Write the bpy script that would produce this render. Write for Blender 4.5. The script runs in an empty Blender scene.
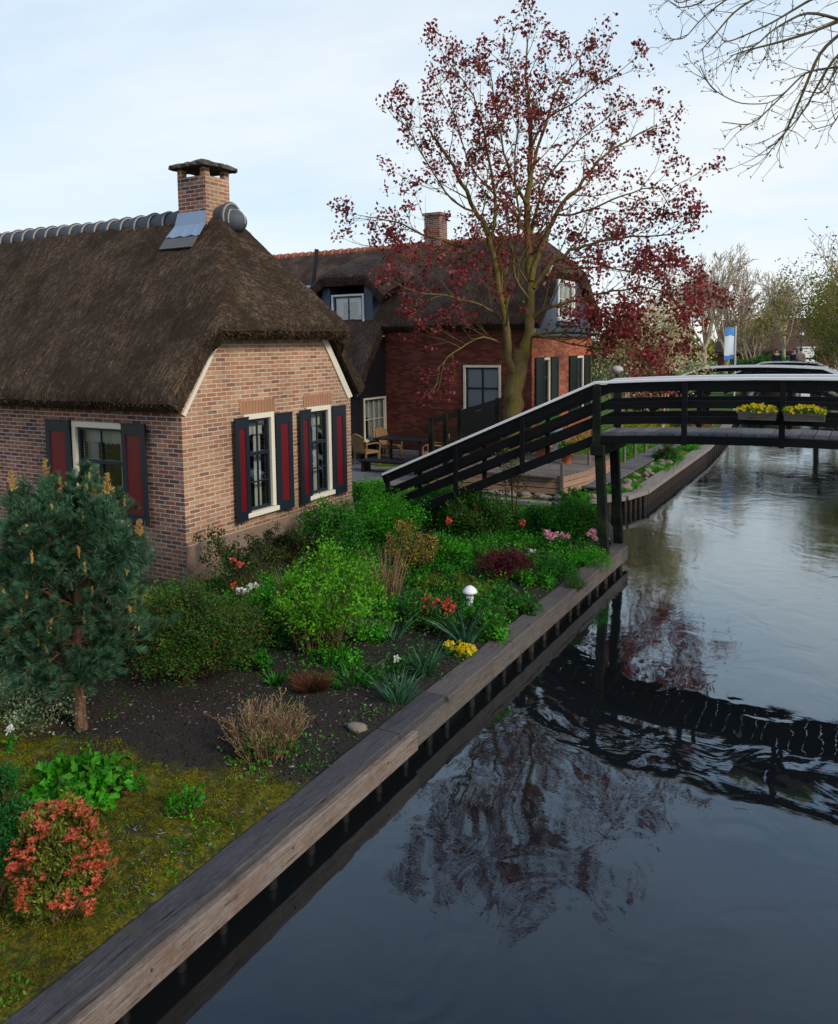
import bpy, math, random
import numpy as np
from mathutils import Vector, Matrix

rng = np.random.default_rng(11)
random.seed(5)
R = math.radians
for blk in (bpy.data.objects, bpy.data.meshes):
    for o in list(blk):
        blk.remove(o)
scene = bpy.context.scene
col = scene.collection

# ------------------------------------------------------------------ camera
# world: +Y runs along the canal, +X across it to the right bank, water is z = 0
F = 800.0; CX = 419.0; HZ = 345.0; TH = R(5.0); ROLL = R(0.7); EYE = 4.05; YAW = R(29.5)
CY = HZ + F * math.tan(TH)
_f = np.array([0, math.cos(TH), -math.sin(TH)]); _u0 = np.array([0, math.sin(TH), math.cos(TH)]); _r0 = np.array([1., 0, 0])
_r = math.cos(ROLL) * _r0 - math.sin(ROLL) * _u0
_u = math.sin(ROLL) * _r0 + math.cos(ROLL) * _u0
_M = np.array([[math.cos(YAW), -math.sin(YAW), 0], [math.sin(YAW), math.cos(YAW), 0], [0, 0, 1]])
_f, _r, _u = _M @ _f, _M @ _r, _M @ _u
_c = np.array([0, 0, EYE])
FWD = np.array([-math.sin(YAW), math.cos(YAW), 0])
def _ray(px, py): return _f + _r * (px - CX) / F - _u * (py - CY) / F
def atz(px, py, z=0.5):
    d = _ray(px, py); return _c + d * (z - EYE) / d[2]
def atd(px, py, D):
    d = _ray(px, py); return _c + d * D / (d @ FWD)
def aty(px, py, y):
    d = _ray(px, py); return _c + d * y / d[1]
def atx(px, py, x):
    d = _ray(px, py); return _c + d * x / d[0]

cam_d = bpy.data.cameras.new("camera"); cam = bpy.data.objects.new("camera", cam_d); col.objects.link(cam)
cam_d.sensor_fit = 'VERTICAL'; cam_d.sensor_height = 36; cam_d.sensor_width = 36; cam_d.lens = 36 * F / 1024
cam_d.shift_y = -(512 - CY) / 1024
cam_d.clip_start = 0.05; cam_d.clip_end = 3000
cam.matrix_world = Matrix([[_r[0], _u[0], -_f[0], 0], [_r[1], _u[1], -_f[1], 0], [_r[2], _u[2], -_f[2], EYE], [0, 0, 0, 1]])
scene.camera = cam

# ------------------------------------------------------------------ noise
def _hash(i, j, k):
    h = (i * 374761393 + j * 668265263 + k * 2147483647) & 0xffffffff
    h = ((h ^ (h >> 13)) * 1274126177) & 0xffffffff
    return ((h ^ (h >> 16)) & 0xffff) / 65535.0
def vnoise(P, s=1.0, o=0):
    P = np.asarray(P, float) * s + 1000 + o * 17.3
    I = np.floor(P).astype(np.int64); t = P - I; t = t * t * (3 - 2 * t); out = 0
    for a in (0, 1):
        for b in (0, 1):
            for c in (0, 1):
                w = (t[:, 0] if a else 1 - t[:, 0]) * (t[:, 1] if b else 1 - t[:, 1]) * (t[:, 2] if c else 1 - t[:, 2])
                out = out + w * _hash(I[:, 0] + a, I[:, 1] + b, I[:, 2] + c)
    return out * 2 - 1
def fbm(P, s=1.0, n=3):
    return sum(vnoise(P, s * 2 ** k, k) * 0.5 ** k for k in range(n))

# ------------------------------------------------------------------ mesh builder
class MB:
    def __init__(s):
        s.v = []; s.n = 0; s.f = []
    def add(s, V, Fc, uv=None, m=0, smooth=False):
        V = np.asarray(V, float).reshape(-1, 3); Fc = np.asarray(Fc, np.int64)
        if uv is None:
            P = V[Fc]; nr = np.abs(np.cross(P[:, 1] - P[:, 0], P[:, 2] - P[:, 0]))
            ax = np.argmax(nr, 1); uv = np.empty(Fc.shape + (2,))
            for a, (i, j) in enumerate(((1, 2), (0, 2), (0, 1))):
                q = ax == a; uv[q, :, 0] = P[q][:, :, i]; uv[q, :, 1] = P[q][:, :, j]
        s.v.append(V); s.f.append((Fc + s.n, uv, m, smooth)); s.n += len(V); return s
    def poly(s, pts, m=0):
        return s.add(pts, [list(range(len(pts)))], m=m)
    def box(s, c, d, rz=0, m=0, grain=True, R3=None):
        x, y, z = (np.array(d) / 2.0)
        V = np.array([[sx * x, sy * y, sz * z] for sx in (-1, 1) for sy in (-1, 1) for sz in (-1, 1)])
        Fc = np.array([[0, 1, 3, 2], [4, 6, 7, 5], [0, 4, 5, 1], [2, 3, 7, 6], [0, 2, 6, 4], [1, 5, 7, 3]])
        uv = None
        if grain:
            la = int(np.argmax(d)); off = rng.random(2) * 20; uv = np.empty((6, 4, 2))
            for i, fc in enumerate(Fc):
                P = V[fc]; sp = np.ptp(P, 0); flat = int(np.argmin(sp)); axes = [a for a in (0, 1, 2) if a != flat]
                if la in axes: u_ = la; v_ = [a for a in axes if a != la][0]
                else: u_, v_ = axes
                uv[i, :, 0] = P[:, u_] + off[0]; uv[i, :, 1] = P[:, v_] + off[1] + i * .37
        if R3 is not None: V = V @ np.array(R3).T
        elif rz:
            c_, s_ = math.cos(rz), math.sin(rz); V = V @ np.array([[c_, -s_, 0], [s_, c_, 0], [0, 0, 1]]).T
        V = V + np.array(c)
        if not grain and uv is None: return s.add(V, Fc, m=m)
        return s.add(V, Fc, uv, m)
    def beam(s, p0, p1, w, h, m=0, up=(0, 0, 1)):
        p0 = np.array(p0, float); p1 = np.array(p1, float); d = p1 - p0; L = np.linalg.norm(d); d = d / L
        side = np.cross(np.array(up, float), d)
        if np.linalg.norm(side) < 1e-4: side = np.cross(np.array((0., 1, 0)), d)
        side /= np.linalg.norm(side); u_ = np.cross(d, side)
        return s.box((p0 + p1) / 2, (L, w, h), m=m, R3=np.stack([d, side, u_], 1))
    def grid(s, G, m=0, smooth=True, flip=False, uv=None):
        a, b = G.shape[:2]; idx = np.arange(a * b).reshape(a, b)
        q = np.stack([idx[:-1, :-1], idx[1:, :-1], idx[1:, 1:], idx[:-1, 1:]], -1).reshape(-1, 4)
        if flip: q = q[:, ::-1]
        if uv is not None: uv = uv.reshape(-1, 2)[q]
        return s.add(G.reshape(-1, 3), q, uv, m, smooth)
    def tube(s, pts, rad, sides=8, m=0, cap=True, squash=1.0):
        pts = np.asarray(pts, float); n = len(pts); rad = np.broadcast_to(np.asarray(rad, float), (n,))
        T = np.gradient(pts, axis=0); T /= np.linalg.norm(T, axis=1)[:, None] + 1e-9
        a = np.array((0, 0, 1.)) if abs(T[0, 2]) < .9 else np.array((1., 0, 0))
        A = np.cross(T[0], a); A /= np.linalg.norm(A); rings = []
        th = np.linspace(0, 2 * math.pi, sides, endpoint=False); L = 0
        for i in range(n):
            A = A - T[i] * (A @ T[i]); A /= np.linalg.norm(A) + 1e-9; B = np.cross(T[i], A)
            rings.append(pts[i] + rad[i] * (np.cos(th)[:, None] * A + squash * np.sin(th)[:, None] * B))
        V = np.concatenate(rings); k = np.arange(sides); k2 = (k + 1) % sides
        q = np.concatenate([np.stack([i * sides + k, i * sides + k2, (i + 1) * sides + k2, (i + 1) * sides + k], 1) for i in range(n - 1)])
        ln = np.concatenate([[0], np.cumsum(np.linalg.norm(np.diff(pts, axis=0), axis=1))])
        uv = np.empty((len(q), 4, 2)); rr = float(max(rad)); off = rng.random() * 9
        for i in range(n - 1):
            sl = slice(i * sides, (i + 1) * sides)
            uv[sl, 0, 0] = uv[sl, 1, 0] = ln[i] + off; uv[sl, 2, 0] = uv[sl, 3, 0] = ln[i + 1] + off
            uv[sl, 0, 1] = uv[sl, 3, 1] = k * 2 * math.pi * rr / sides; uv[sl, 1, 1] = uv[sl, 2, 1] = (k + 1) * 2 * math.pi * rr / sides
        s.add(V, q, uv, m, True)
        if cap:
            s.add(rings[0], [list(range(sides))[::-1]], m=m); s.add(rings[-1], [list(range(sides))], m=m)
        return s
    def sticks(s, P0, P1, r0, r1, sides=4, m=0):
        P0 = np.asarray(P0, float); P1 = np.asarray(P1, float); n = len(P0)
        if n == 0: return s
        r0 = np.broadcast_to(np.asarray(r0, float), (n,)); r1 = np.broadcast_to(np.asarray(r1, float), (n,))
        D = P1 - P0; D = D / (np.linalg.norm(D, axis=1)[:, None] + 1e-9)
        ref = np.where(np.abs(D[:, 2:3]) < .9, np.array([[0, 0, 1.]]), np.array([[1., 0, 0]]))
        A = np.cross(D, ref); A /= np.linalg.norm(A, axis=1)[:, None] + 1e-9; B = np.cross(D, A)
        th = np.linspace(0, 2 * math.pi, sides, endpoint=False)
        ring = lambda P, r: P[:, None] + r[:, None, None] * (np.cos(th)[None, :, None] * A[:, None] + np.sin(th)[None, :, None] * B[:, None])
        V = np.concatenate([ring(P0, r0), ring(P1, r1)], 1).reshape(-1, 3)
        k = np.arange(sides); q = np.stack([k, (k + 1) % sides, sides + (k + 1) % sides, sides + k], 1)
        Q = (np.arange(n) * 2 * sides)[:, None, None] + q[None]
        return s.add(V, Q.reshape(-1, 4), m=m, smooth=True)
    def leaves(s, C, D, Nn, L, W, m=0, fold=.15):
        """rhombic leaves: base C, direction D, normal Nn, length L, width W"""
        n = len(C)
        if n == 0: return s
        D = D / (np.linalg.norm(D, axis=1)[:, None] + 1e-9)
        S = np.cross(D, Nn); S /= np.linalg.norm(S, axis=1)[:, None] + 1e-9; Z = np.cross(S, D)
        L = np.broadcast_to(np.asarray(L, float), (n,))[:, None]; W = np.broadcast_to(np.asarray(W, float), (n,))[:, None]
        a = C; b = C + D * L * .45 + S * W * .5 + Z * W * fold; c = C + D * L; d = C + D * L * .45 - S * W * .5 + Z * W * fold
        V = np.stack([a, b, c, d], 1).reshape(-1, 3)
        q = np.arange(n * 4).reshape(-1, 4)
        uv = np.tile(np.array([[0, .5], [.5, 1], [1, .5], [.5, 0]]), (n, 1, 1))
        return s.add(V, q, uv, m)
    def blades(s, P, D, L, W, bend=.3, m=0, nseg=3):
        n = len(P); D = D / (np.linalg.norm(D, axis=1)[:, None] + 1e-9)
        L = np.broadcast_to(np.asarray(L, float), (n,))[:, None]; W = np.broadcast_to(np.asarray(W, float), (n,))[:, None]
        H = D * np.array([1, 1, 0]); H /= np.linalg.norm(H, axis=1)[:, None] + 1e-6
        S = np.cross(D, rng.normal(size=(n, 3))); S /= np.linalg.norm(S, axis=1)[:, None] + 1e-9
        rows = []
        for k in range(nseg + 1):
            t = k / nseg; c = P + D * L * t + H * L * bend * t * t - np.array([0, 0, 1.]) * L * bend * .6 * t ** 3
            w = W * (1 - t ** 1.6) * .5 + W * .04
            rows += [c - S * w, c + S * w]
        V = np.stack(rows, 1).reshape(-1, 3); k2 = 2 * (nseg + 1)
        q = np.array([[2 * i, 2 * i + 1, 2 * i + 3, 2 * i + 2] for i in range(nseg)])
        Q = (np.arange(n) * k2)[:, None, None] + q[None]
        return s.add(V, Q.reshape(-1, 4), m=m, smooth=True)
    def ball(s, c, r, m=0, n=10, sc=(1, 1, 1), noise=0):
        th = np.linspace(0, math.pi, n); ph = np.linspace(0, 2 * math.pi, n * 2 + 1)
        G = np.stack([np.sin(th)[:, None] * np.cos(ph), np.sin(th)[:, None] * np.sin(ph), np.cos(th)[:, None] * np.ones_like(ph)], -1)
        if noise:
            f_ = 1 + noise * fbm(G.reshape(-1, 3) + rng.random(3) * 30, 1.3, 3).reshape(G.shape[:2]); G = G * f_[..., None]
        return s.grid(G * r * np.array(sc) + np.array(c), m=m)
    def build(s, name, mats, parent=None, bevel=0, loc=None):
        if not isinstance(mats, (list, tuple)): mats = [mats]
        me = bpy.data.meshes.new(name); V = np.concatenate(s.v)
        lv = np.concatenate([f[0].ravel() for f in s.f]); tot = np.concatenate([np.full(len(f[0]), f[0].shape[1]) for f in s.f])
        st = np.concatenate([[0], np.cumsum(tot)[:-1]])
        if loc is not None: V = V - np.array(loc)
        me.vertices.add(len(V)); me.vertices.foreach_set('co', V.ravel().astype(np.float32))
        me.loops.add(len(lv)); me.loops.foreach_set('vertex_index', lv.astype(np.int32))
        me.polygons.add(len(tot)); me.polygons.foreach_set('loop_start', st.astype(np.int32)); me.polygons.foreach_set('loop_total', tot.astype(np.int32))
        me.polygons.foreach_set('material_index', np.concatenate([np.full(len(f[0]), f[2]) for f in s.f]).astype(np.int32))
        me.polygons.foreach_set('use_smooth', np.concatenate([np.full(len(f[0]), f[3]) for f in s.f]))
        uvl = me.uv_layers.new(name='UVMap'); uvl.data.foreach_set('uv', np.concatenate([f[1].reshape(-1, 2) for f in s.f]).ravel().astype(np.float32))
        for m in mats: me.materials.append(m)
        me.validate(); me.update()
        o = bpy.data.objects.new(name, me); col.objects.link(o)
        if loc is not None: o.location = loc
        if parent is not None:
            o.parent = parent
            pl = world_loc(parent); o.location = Vector(loc if loc is not None else (0, 0, 0)) - pl
        if bevel:
            b = o.modifiers.new('bevel', 'BEVEL'); b.width = bevel; b.segments = 2; b.limit_method = 'ANGLE'; b.angle_limit = R(40)
        return o
def world_loc(o):
    v = Vector((0, 0, 0))
    while o is not None: v = v + o.location; o = o.parent
    return v
def thing(name, label=None, cat=None, loc=(0, 0, 0), group=None):
    o = bpy.data.objects.new(name, None); o.empty_display_size = .2; col.objects.link(o); o.location = loc
    return tag(o, label, cat, group)
def tag(o, label=None, cat=None, group=None, kind=None):
    for k, v in (('label', label), ('category', cat), ('group', group), ('kind', kind)):
        if v: o[k] = v
    return o
def copy_tree(o, parent=None):
    c = o.copy(); col.objects.link(c)
    if parent is not None: c.parent = parent
    for ch in [x for x in bpy.data.objects if x.parent == o]: copy_tree(ch, c)
    return c
def unit(n): 
    v = rng.normal(size=(n, 3)); return v / np.linalg.norm(v, axis=1)[:, None]

# ------------------------------------------------------------------ materials
class NT:
    def __init__(s, name):
        s.mat = bpy.data.materials.new(name); s.mat.use_nodes = True; s.t = s.mat.node_tree; s.t.nodes.clear()
        s.out = s.t.nodes.new('ShaderNodeOutputMaterial')
    def n(s, typ, ins=None, **kw):
        nd = s.t.nodes.new('ShaderNode' + typ)
        for k, v in kw.items(): setattr(nd, k, v)
        for k, v in (ins or {}).items():
            sock = nd.inputs[k]
            if isinstance(v, bpy.types.NodeSocket): s.t.links.new(v, sock)
            elif isinstance(v, bpy.types.Node): s.t.links.new(v.outputs[0], sock)
            else:
                if sock.type == 'RGBA' and len(v) == 3: v = (*v, 1)
                sock.default_value = v
        return nd
    def ramp(s, fac, stops, interp='LINEAR'):
        nd = s.n('ValToRGB', {0: fac}); cr = nd.color_ramp; cr.interpolation = interp
        while len(cr.elements) < len(stops): cr.elements.new(.5)
        for e, (p, c) in zip(cr.elements, stops):
            e.position = p; e.color = (*c, 1) if len(c) == 3 else c
        return nd.outputs[0]
    def mix(s, fac, a, b, blend='MIX'):
        nd = s.n('Mix', data_type='RGBA', blend_type=blend)
        for k, v in ((0, fac), (6, a), (7, b)):
            if isinstance(v, bpy.types.NodeSocket): s.t.links.new(v, nd.inputs[k])
            else: nd.inputs[k].default_value = (*v, 1) if isinstance(v, tuple) and len(v) == 3 else v
        return nd.outputs[2]
    def math(s, op, a, b=0.0, c=None):
        nd = s.n('Math', operation=op)
        for k, v in ((0, a), (1, b)) + (((2, c),) if c is not None else ()):
            if isinstance(v, bpy.types.NodeSocket): s.t.links.new(v, nd.inputs[k])
            else: nd.inputs[k].default_value = v
        return nd.outputs[0]
    def co(s, which='Object', scale=(1, 1, 1), loc=(0, 0, 0)):
        tc = s.n('TexCoord'); mp = s.n('Mapping', {'Vector': tc.outputs[which], 'Scale': scale, 'Location': loc}); return mp.outputs[0]
    def pos(s, scale=(1, 1, 1), loc=(0, 0, 0)):
        g = s.n('NewGeometry'); mp = s.n('Mapping', {'Vector': g.outputs['Position'], 'Scale': scale, 'Location': loc}); return mp.outputs[0]
    def noise(s, vec, scale, detail=4, rough=.6, dist=0):
        return s.n('TexNoise', {'Vector': vec, 'Scale': scale, 'Detail': detail, 'Roughness': rough, 'Distortion': dist}).outputs[0]
    def bump(s, h, strength=.5, dist=.01, nrm=None):
        i = {'Height': h, 'Strength': strength, 'Distance': dist}
        if nrm is not None: i['Normal'] = nrm
        return s.n('Bump', i).outputs[0]
    def bsdf(s, color, rough=.8, bump=None, spec=.3, metal=0, **kw):
        i = {'Base Color': color, 'Roughness': rough, 'Specular IOR Level': spec, 'Metallic': metal}
        if bump is not None: i['Normal'] = bump
        i.update(kw); b = s.n('BsdfPrincipled', i); s.t.links.new(b.outputs[0], s.out.inputs[0]); return s.mat

def brick_mat(name, cols, mortar, dirt=.35, size=(.215, .066), mort=.0085, bumpd=.007):
    t = NT(name); uv = t.co('UV')
    wob = t.n('TexNoise', {'Vector': uv, 'Scale': 7.0, 'Detail': 2}).outputs['Color']
    w2 = t.n('VectorMath', {0: wob, 1: (.5, .5, .5)}, operation='SUBTRACT').outputs[0]
    w3 = t.n('VectorMath', {0: w2, 'Scale': .012}, operation='SCALE').outputs[0]
    v = t.n('VectorMath', {0: uv, 1: w3}, operation='ADD').outputs[0]
    b = t.n('TexBrick', {'Vector': v, 'Color1': (0, 0, 0), 'Color2': (1, 1, 1), 'Mortar': (.5, .5, .5), 'Scale': 1.0, 'Mortar Size': mort,
                         'Mortar Smooth': .25, 'Bias': 0.0, 'Brick Width': size[0], 'Row Height': size[1]}, offset=.5)
    n = len(cols); c = t.ramp(b.outputs['Color'], [(i / n, k) for i, k in enumerate(cols)], 'CONSTANT')
    fine = t.noise(uv, 60, 3); c = t.mix(t.math('MULTIPLY', fine, .35), c, tuple(x * .55 for x in cols[0]))
    m = t.mix(t.noise(uv, 25, 3), tuple(x * .75 for x in mortar), mortar)
    c = t.mix(b.outputs['Fac'], c, m)
    big = t.ramp(t.noise(t.pos((1, 1, 1)), 1.1, 5, .65), [(.35, (1, 1, 1)), (.7, (1 - dirt,) * 3)])
    c = t.mix(1.0, c, big, 'MULTIPLY')
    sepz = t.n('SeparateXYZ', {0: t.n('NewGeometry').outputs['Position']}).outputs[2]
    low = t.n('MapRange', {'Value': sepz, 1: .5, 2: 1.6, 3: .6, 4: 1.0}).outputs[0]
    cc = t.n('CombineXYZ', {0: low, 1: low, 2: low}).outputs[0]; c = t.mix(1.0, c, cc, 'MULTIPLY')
    al = t.math('MULTIPLY', t.n('MapRange', {'Value': sepz, 1: .6, 2: 1.7, 3: 1.0, 4: 0.0}).outputs[0], t.ramp(t.noise(t.pos(), 2.6, 6, .75), [(.42, (0, 0, 0)), (.62, (.85, .85, .85))])); c = t.mix(al, c, (.075, .075, .05))
    pt = t.ramp(t.noise(t.pos(), 4.5, 5, .75), [(.62, (0, 0, 0)), (.72, (.45, .45, .45))]); c = t.mix(pt, c, mortar)
    h = t.math('SUBTRACT', 1.0, b.outputs['Fac']); h = t.math('ADD', h, t.math('MULTIPLY', t.noise(uv, 40, 3), .4))
    return t.bsdf(c, .9, t.bump(h, .8, bumpd), .15)

def wood_mat(name, c1, c2, c3=None, rough=.75, grain=1.0, spec=.3, bd=.004, moss=None):
    t = NT(name); g = t.co('UV', (1.3, 26, 1)); g2 = t.co('UV', (7, 190, 1)); rnd = t.n('NewGeometry').outputs['Random Per Island']
    n1 = t.noise(g, 1.6, 6, .65, .6); n2 = t.noise(g2, 1.0, 3, .6)
    n3 = t.noise(t.co('UV', (9, 14, 1)), 2.2, 5, .7); n4 = t.noise(t.co('UV', (60, 90, 1)), 1.5, 3, .7)
    f = t.math('ADD', t.math('ADD', t.math('MULTIPLY', n1, .34), t.math('MULTIPLY', n2, .28)), t.math('ADD', t.math('MULTIPLY', n3, .22), t.math('MULTIPLY', n4, .16)))
    c = t.ramp(f, [(.40, c1), (.58, c2)])
    c = t.mix(t.math('MULTIPLY', rnd, .5), c, tuple(x * .55 for x in c1))
    if c3: c = t.mix(t.ramp(t.noise(t.pos(), 2.3, 4, .7), [(.5, (0, 0, 0)), (.68, (1, 1, 1))]), c, c3)
    if moss: c = t.mix(t.ramp(t.noise(t.pos(), 5, 5, .7), [(.56, (0, 0, 0)), (.7, (1, 1, 1))]), c, moss)
    crack = t.ramp(n1, [(.34, (0, 0, 0)), (.38, (1, 1, 1))]); c = t.mix(crack, tuple(x * .35 for x in c1), c)
    return t.bsdf(c, rough, t.bump(f, .6 * grain, bd), spec)

def leaf_mat(name, stops, trans=.35, rough=.5, spec=.3, clump=4.0, dark=.38):
    t = NT(name); rnd = t.n('NewGeometry').outputs['Random Per Island']
    c = t.ramp(rnd, [(i / max(1, len(stops) - 1), k) for i, k in enumerate(stops)])
    c = t.mix(t.ramp(t.noise(t.pos(), clump, 3), [(.38, (1, 1, 1)), (.62, (0, 0, 0))]), c, t.mix(1.0, c, (dark, dark, dark), 'MULTIPLY'))
    d = t.n('BsdfPrincipled', {'Base Color': c, 'Roughness': rough, 'Specular IOR Level': spec})
    tr = t.n('BsdfTranslucent', {'Color': t.mix(1.0, c, (1.1, 1.15, .7), 'MULTIPLY')})
    m = t.n('MixShader', {0: trans, 1: d.outputs[0], 2: tr.outputs[0]}); t.t.links.new(m.outputs[0], t.out.inputs[0]); return t.mat

def flat_mat(name, c, rough=.6, spec=.4, metal=0, var=.25, bs=30, bd=.002):
    t = NT(name); n = t.noise(t.co('Object'), bs, 4)
    n2 = t.noise(t.pos(), 1.7, 4)
    cc = t.mix(t.math('MULTIPLY', t.math('ADD', n, n2), .5 * var * 2), c, tuple(x * .5 for x in c))
    return t.bsdf(cc, rough, t.bump(n, .3, bd), spec, metal)

def thatch_mat(name, c1, c2, c3):
    t = NT(name); uv = t.co('UV', (55, 7, 1)); uv2 = t.co('UV', (22, 3.0, 1)); p = t.pos()
    n1 = t.noise(uv, 1.0, 5, .7, .3); n2 = t.noise(uv2, 1, 4, .6); n3 = t.noise(p, 1.3, 5, .65); n4 = t.noise(p, 34, 3, .75)
    f = t.math('ADD', t.math('ADD', t.math('MULTIPLY', n1, .42), t.math('MULTIPLY', n2, .28)), t.math('MULTIPLY', n4, .3))
    f = t.math('ADD', t.math('MULTIPLY', f, .8), t.math('MULTIPLY', t.noise(p, 15, 4, .8), .2)); c = t.ramp(f, [(.39, c1), (.5, c2), (.62, c3)])
    c = t.mix(t.ramp(n3, [(.42, (0, 0, 0)), (.62, (.85, .85, .85))]), c, tuple(x * .45 for x in c2))
    c = t.mix(t.ramp(t.noise(p, 2.6, 6, .75), [(.6, (0, 0, 0)), (.74, (.55, .55, .55))]), c, (.055, .062, .022))
    return t.bsdf(c, .95, t.bump(f, 1.0, .045), .1)

M = {}
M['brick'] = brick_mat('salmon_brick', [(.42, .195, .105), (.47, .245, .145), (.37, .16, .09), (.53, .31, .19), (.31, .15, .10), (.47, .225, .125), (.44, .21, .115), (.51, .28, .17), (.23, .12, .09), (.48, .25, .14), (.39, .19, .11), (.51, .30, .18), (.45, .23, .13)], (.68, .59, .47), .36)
M['brick_side'] = brick_mat('shaded_brick', [(.26, .10, .065), (.33, .15, .10), (.20, .075, .06), (.36, .17, .11), (.15, .07, .07), (.29, .11, .065), (.12, .06, .065), (.33, .17, .13)], (.56, .50, .44), .35)  # salmon brick darkened and greyed, with shade put into the colours
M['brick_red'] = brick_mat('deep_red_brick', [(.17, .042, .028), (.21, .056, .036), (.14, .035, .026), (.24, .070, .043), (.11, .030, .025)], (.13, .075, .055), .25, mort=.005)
M['brick_red_lit'] = brick_mat('sunlit_red_brick', [(.42, .11, .06), (.48, .15, .08), (.36, .09, .05), (.52, .19, .1), (.3, .07, .05)], (.42, .25, .17), .2, mort=.005)  # lit copy of the red brick, sunlight mixed into its colours
M['plinth'] = flat_mat('cement_plinth', (.29, .205, .155), .95, .1, var=.6, bs=12, bd=.01)
M['thatch'] = thatch_mat('old_thatch', (.009, .006, .004), (.054, .036, .023), (.20, .148, .10))
M['thatch2'] = thatch_mat('grey_thatch', (.016, .010, .008), (.075, .050, .038), (.22, .165, .13))
M['straw'] = leaf_mat('straw_tips', [(.05, .032, .022), (.14, .095, .065), (.26, .18, .12)], .1, .9, .1)
M['ridge'] = flat_mat('slate_blue_ridge_tile', (.095, .105, .125), .7, .35, var=.6, bs=14, bd=.004)
M['mortar'] = flat_mat('pale_mortar', (.42, .39, .35), .95, .1, var=.5)
M['redtile'] = flat_mat('orange_red_ridge_tile', (.48, .12, .055), .8, .2, var=.6, bs=6)
M['lead'] = flat_mat('lead_flashing', (.30, .40, .54), .55, .4, .2, var=.4)
M['slate'] = flat_mat('grey_slates', (.14, .145, .14), .8, .3, var=.5)
M['stone'] = flat_mat('lichened_stone', (.17, .155, .135), .95, .1, var=.8, bs=9, bd=.012)
M['cream'] = flat_mat('cream_paint', (.74, .68, .55), .55, .3, var=.15)
M['white'] = flat_mat('white_paint', (.80, .80, .79), .45, .4, var=.15)
M['navy'] = flat_mat('dark_navy_paint', (.010, .018, .028), .35, .5, var=.3)
M['red'] = flat_mat('dark_red_paint', (.13, .003, .007), .4, .5, var=.25)
M['black'] = flat_mat('black_paint', (.012, .013, .014), .5, .4, var=.3)
M['green_black'] = flat_mat('green_black_paint', (.012, .024, .020), .45, .4)
M['blue_grey'] = flat_mat('blue_grey_paint', (.055, .080, .12), .5, .4)
M['iron'] = flat_mat('iron', (.02, .02, .022), .5, .5, .4)
M['curtain'] = flat_mat('white_curtain', (.62, .62, .58), .9, .1, var=.3)
M['curtain_blue'] = flat_mat('pale_blue_blind', (.78, .86, .95), .9, .1, var=.15)
M['inside'] = flat_mat('unlit_room_tone', (.022, .02, .018), .9, .1)
M['quay_top'] = wood_mat('weathered_cap_timber', (.026, .024, .027), (.105, .098, .100), (.035, .032, .034), .7, 1.2, moss=(.05, .055, .035))
M['quay_face'] = wood_mat('bleached_face_timber', (.085, .065, .052), (.30, .24, .20), (.14, .085, .06), .8, 1.4, bd=.006)
M['quay_old'] = wood_mat('grey_cap_timber', (.050, .043, .038), (.175, .150, .135), (.08, .065, .055), .8, 1.2, moss=(.09, .09, .07))
M['pile'] = wood_mat('wet_shaded_pile', (.004, .003, .0025), (.012, .009, .007), None, .6)  # near-black timber, the shadow under the cap is part of its colour
M['pile2'] = wood_mat('brown_pile', (.012, .008, .006), (.045, .030, .022), None, .7)
M['bridge'] = wood_mat('black_tarred_timber', (.0025, .003, .0035), (.008, .009, .010), None, .65, .6, .14, .002)
M['bridge_post'] = wood_mat('mossy_black_post', (.005, .006, .005), (.014, .017, .012), (.030, .036, .016), .75, .6, .12)
M['bridge_cap'] = wood_mat('white_painted_handrail', (.80, .80, .80), (.88, .88, .88), None, .5, .2, .4, .0005); M['bridge_cap'] = flat_mat('white_handrail_paint', (.86, .86, .86), .5, .4, var=.10)
M['deck'] = wood_mat('grey_deck_board', (.07, .07, .075), (.20, .20, .205), (.10, .10, .09), .8, 1)
M['terrace'] = wood_mat('brown_terrace_board', (.10, .08, .068), (.23, .195, .165), (.12, .10, .09), .85, 1)
M['terrace_face'] = wood_mat('pinkish_terrace_face', (.26, .15, .10), (.48, .31, .21), None, .85, 1)
M['wicker'] = flat_mat('wicker', (.40, .23, .10), .8, .2, var=.6, bs=60, bd=.004)
M['yellow'] = leaf_mat('yellow_petal', [(.75, .55, .01), (.85, .68, .03)], .3, dark=.8)
M['terracotta'] = flat_mat('terracotta', (.42, .13, .06), .9, .15)
def glass_mat():
    t = NT('window_glass'); fr = t.n('Fresnel', {'IOR': 1.5}).outputs[0]
    gl = t.n('BsdfGlossy', {'Roughness': .03, 'Color': (.9, .95, 1)}); tp = t.n('BsdfTransparent', {'Color': (.90, .94, .94)})
    m = t.n('MixShader', {0: t.math('ADD', fr, .13), 1: tp.outputs[0], 2: gl.outputs[0]}); t.t.links.new(m.outputs[0], t.out.inputs[0]); return t.mat
M['glass'] = glass_mat()
def bark_mat(name, c1, c2, moss=None):
    t = NT(name); uv = t.co('UV', (3, 14, 1)); n = t.noise(uv, 2.2, 6, .7, .4); c = t.ramp(n, [(.34, c1), (.66, c2)])
    if moss: c = t.mix(t.ramp(t.noise(t.pos(), 3.2, 5, .7), [(.42, (0, 0, 0)), (.6, (1, 1, 1))]), c, moss)
    return t.bsdf(c, .9, t.bump(n, .9, .02), .1)
M['bark'] = bark_mat('mossy_maple_bark', (.03, .022, .014), (.24, .17, .08), (.13, .11, .022))
M['bark_pine'] = bark_mat('pine_bark', (.055, .03, .018), (.22, .12, .075))
M['bark_grey'] = bark_mat('grey_bark', (.05, .042, .035), (.17, .14, .11), (.14, .12, .03))
M['twig'] = bark_mat('pale_twig', (.24, .19, .13), (.50, .40, .28))
M['stem'] = bark_mat('brown_stem', (.07, .04, .02), (.24, .15, .07))
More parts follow.
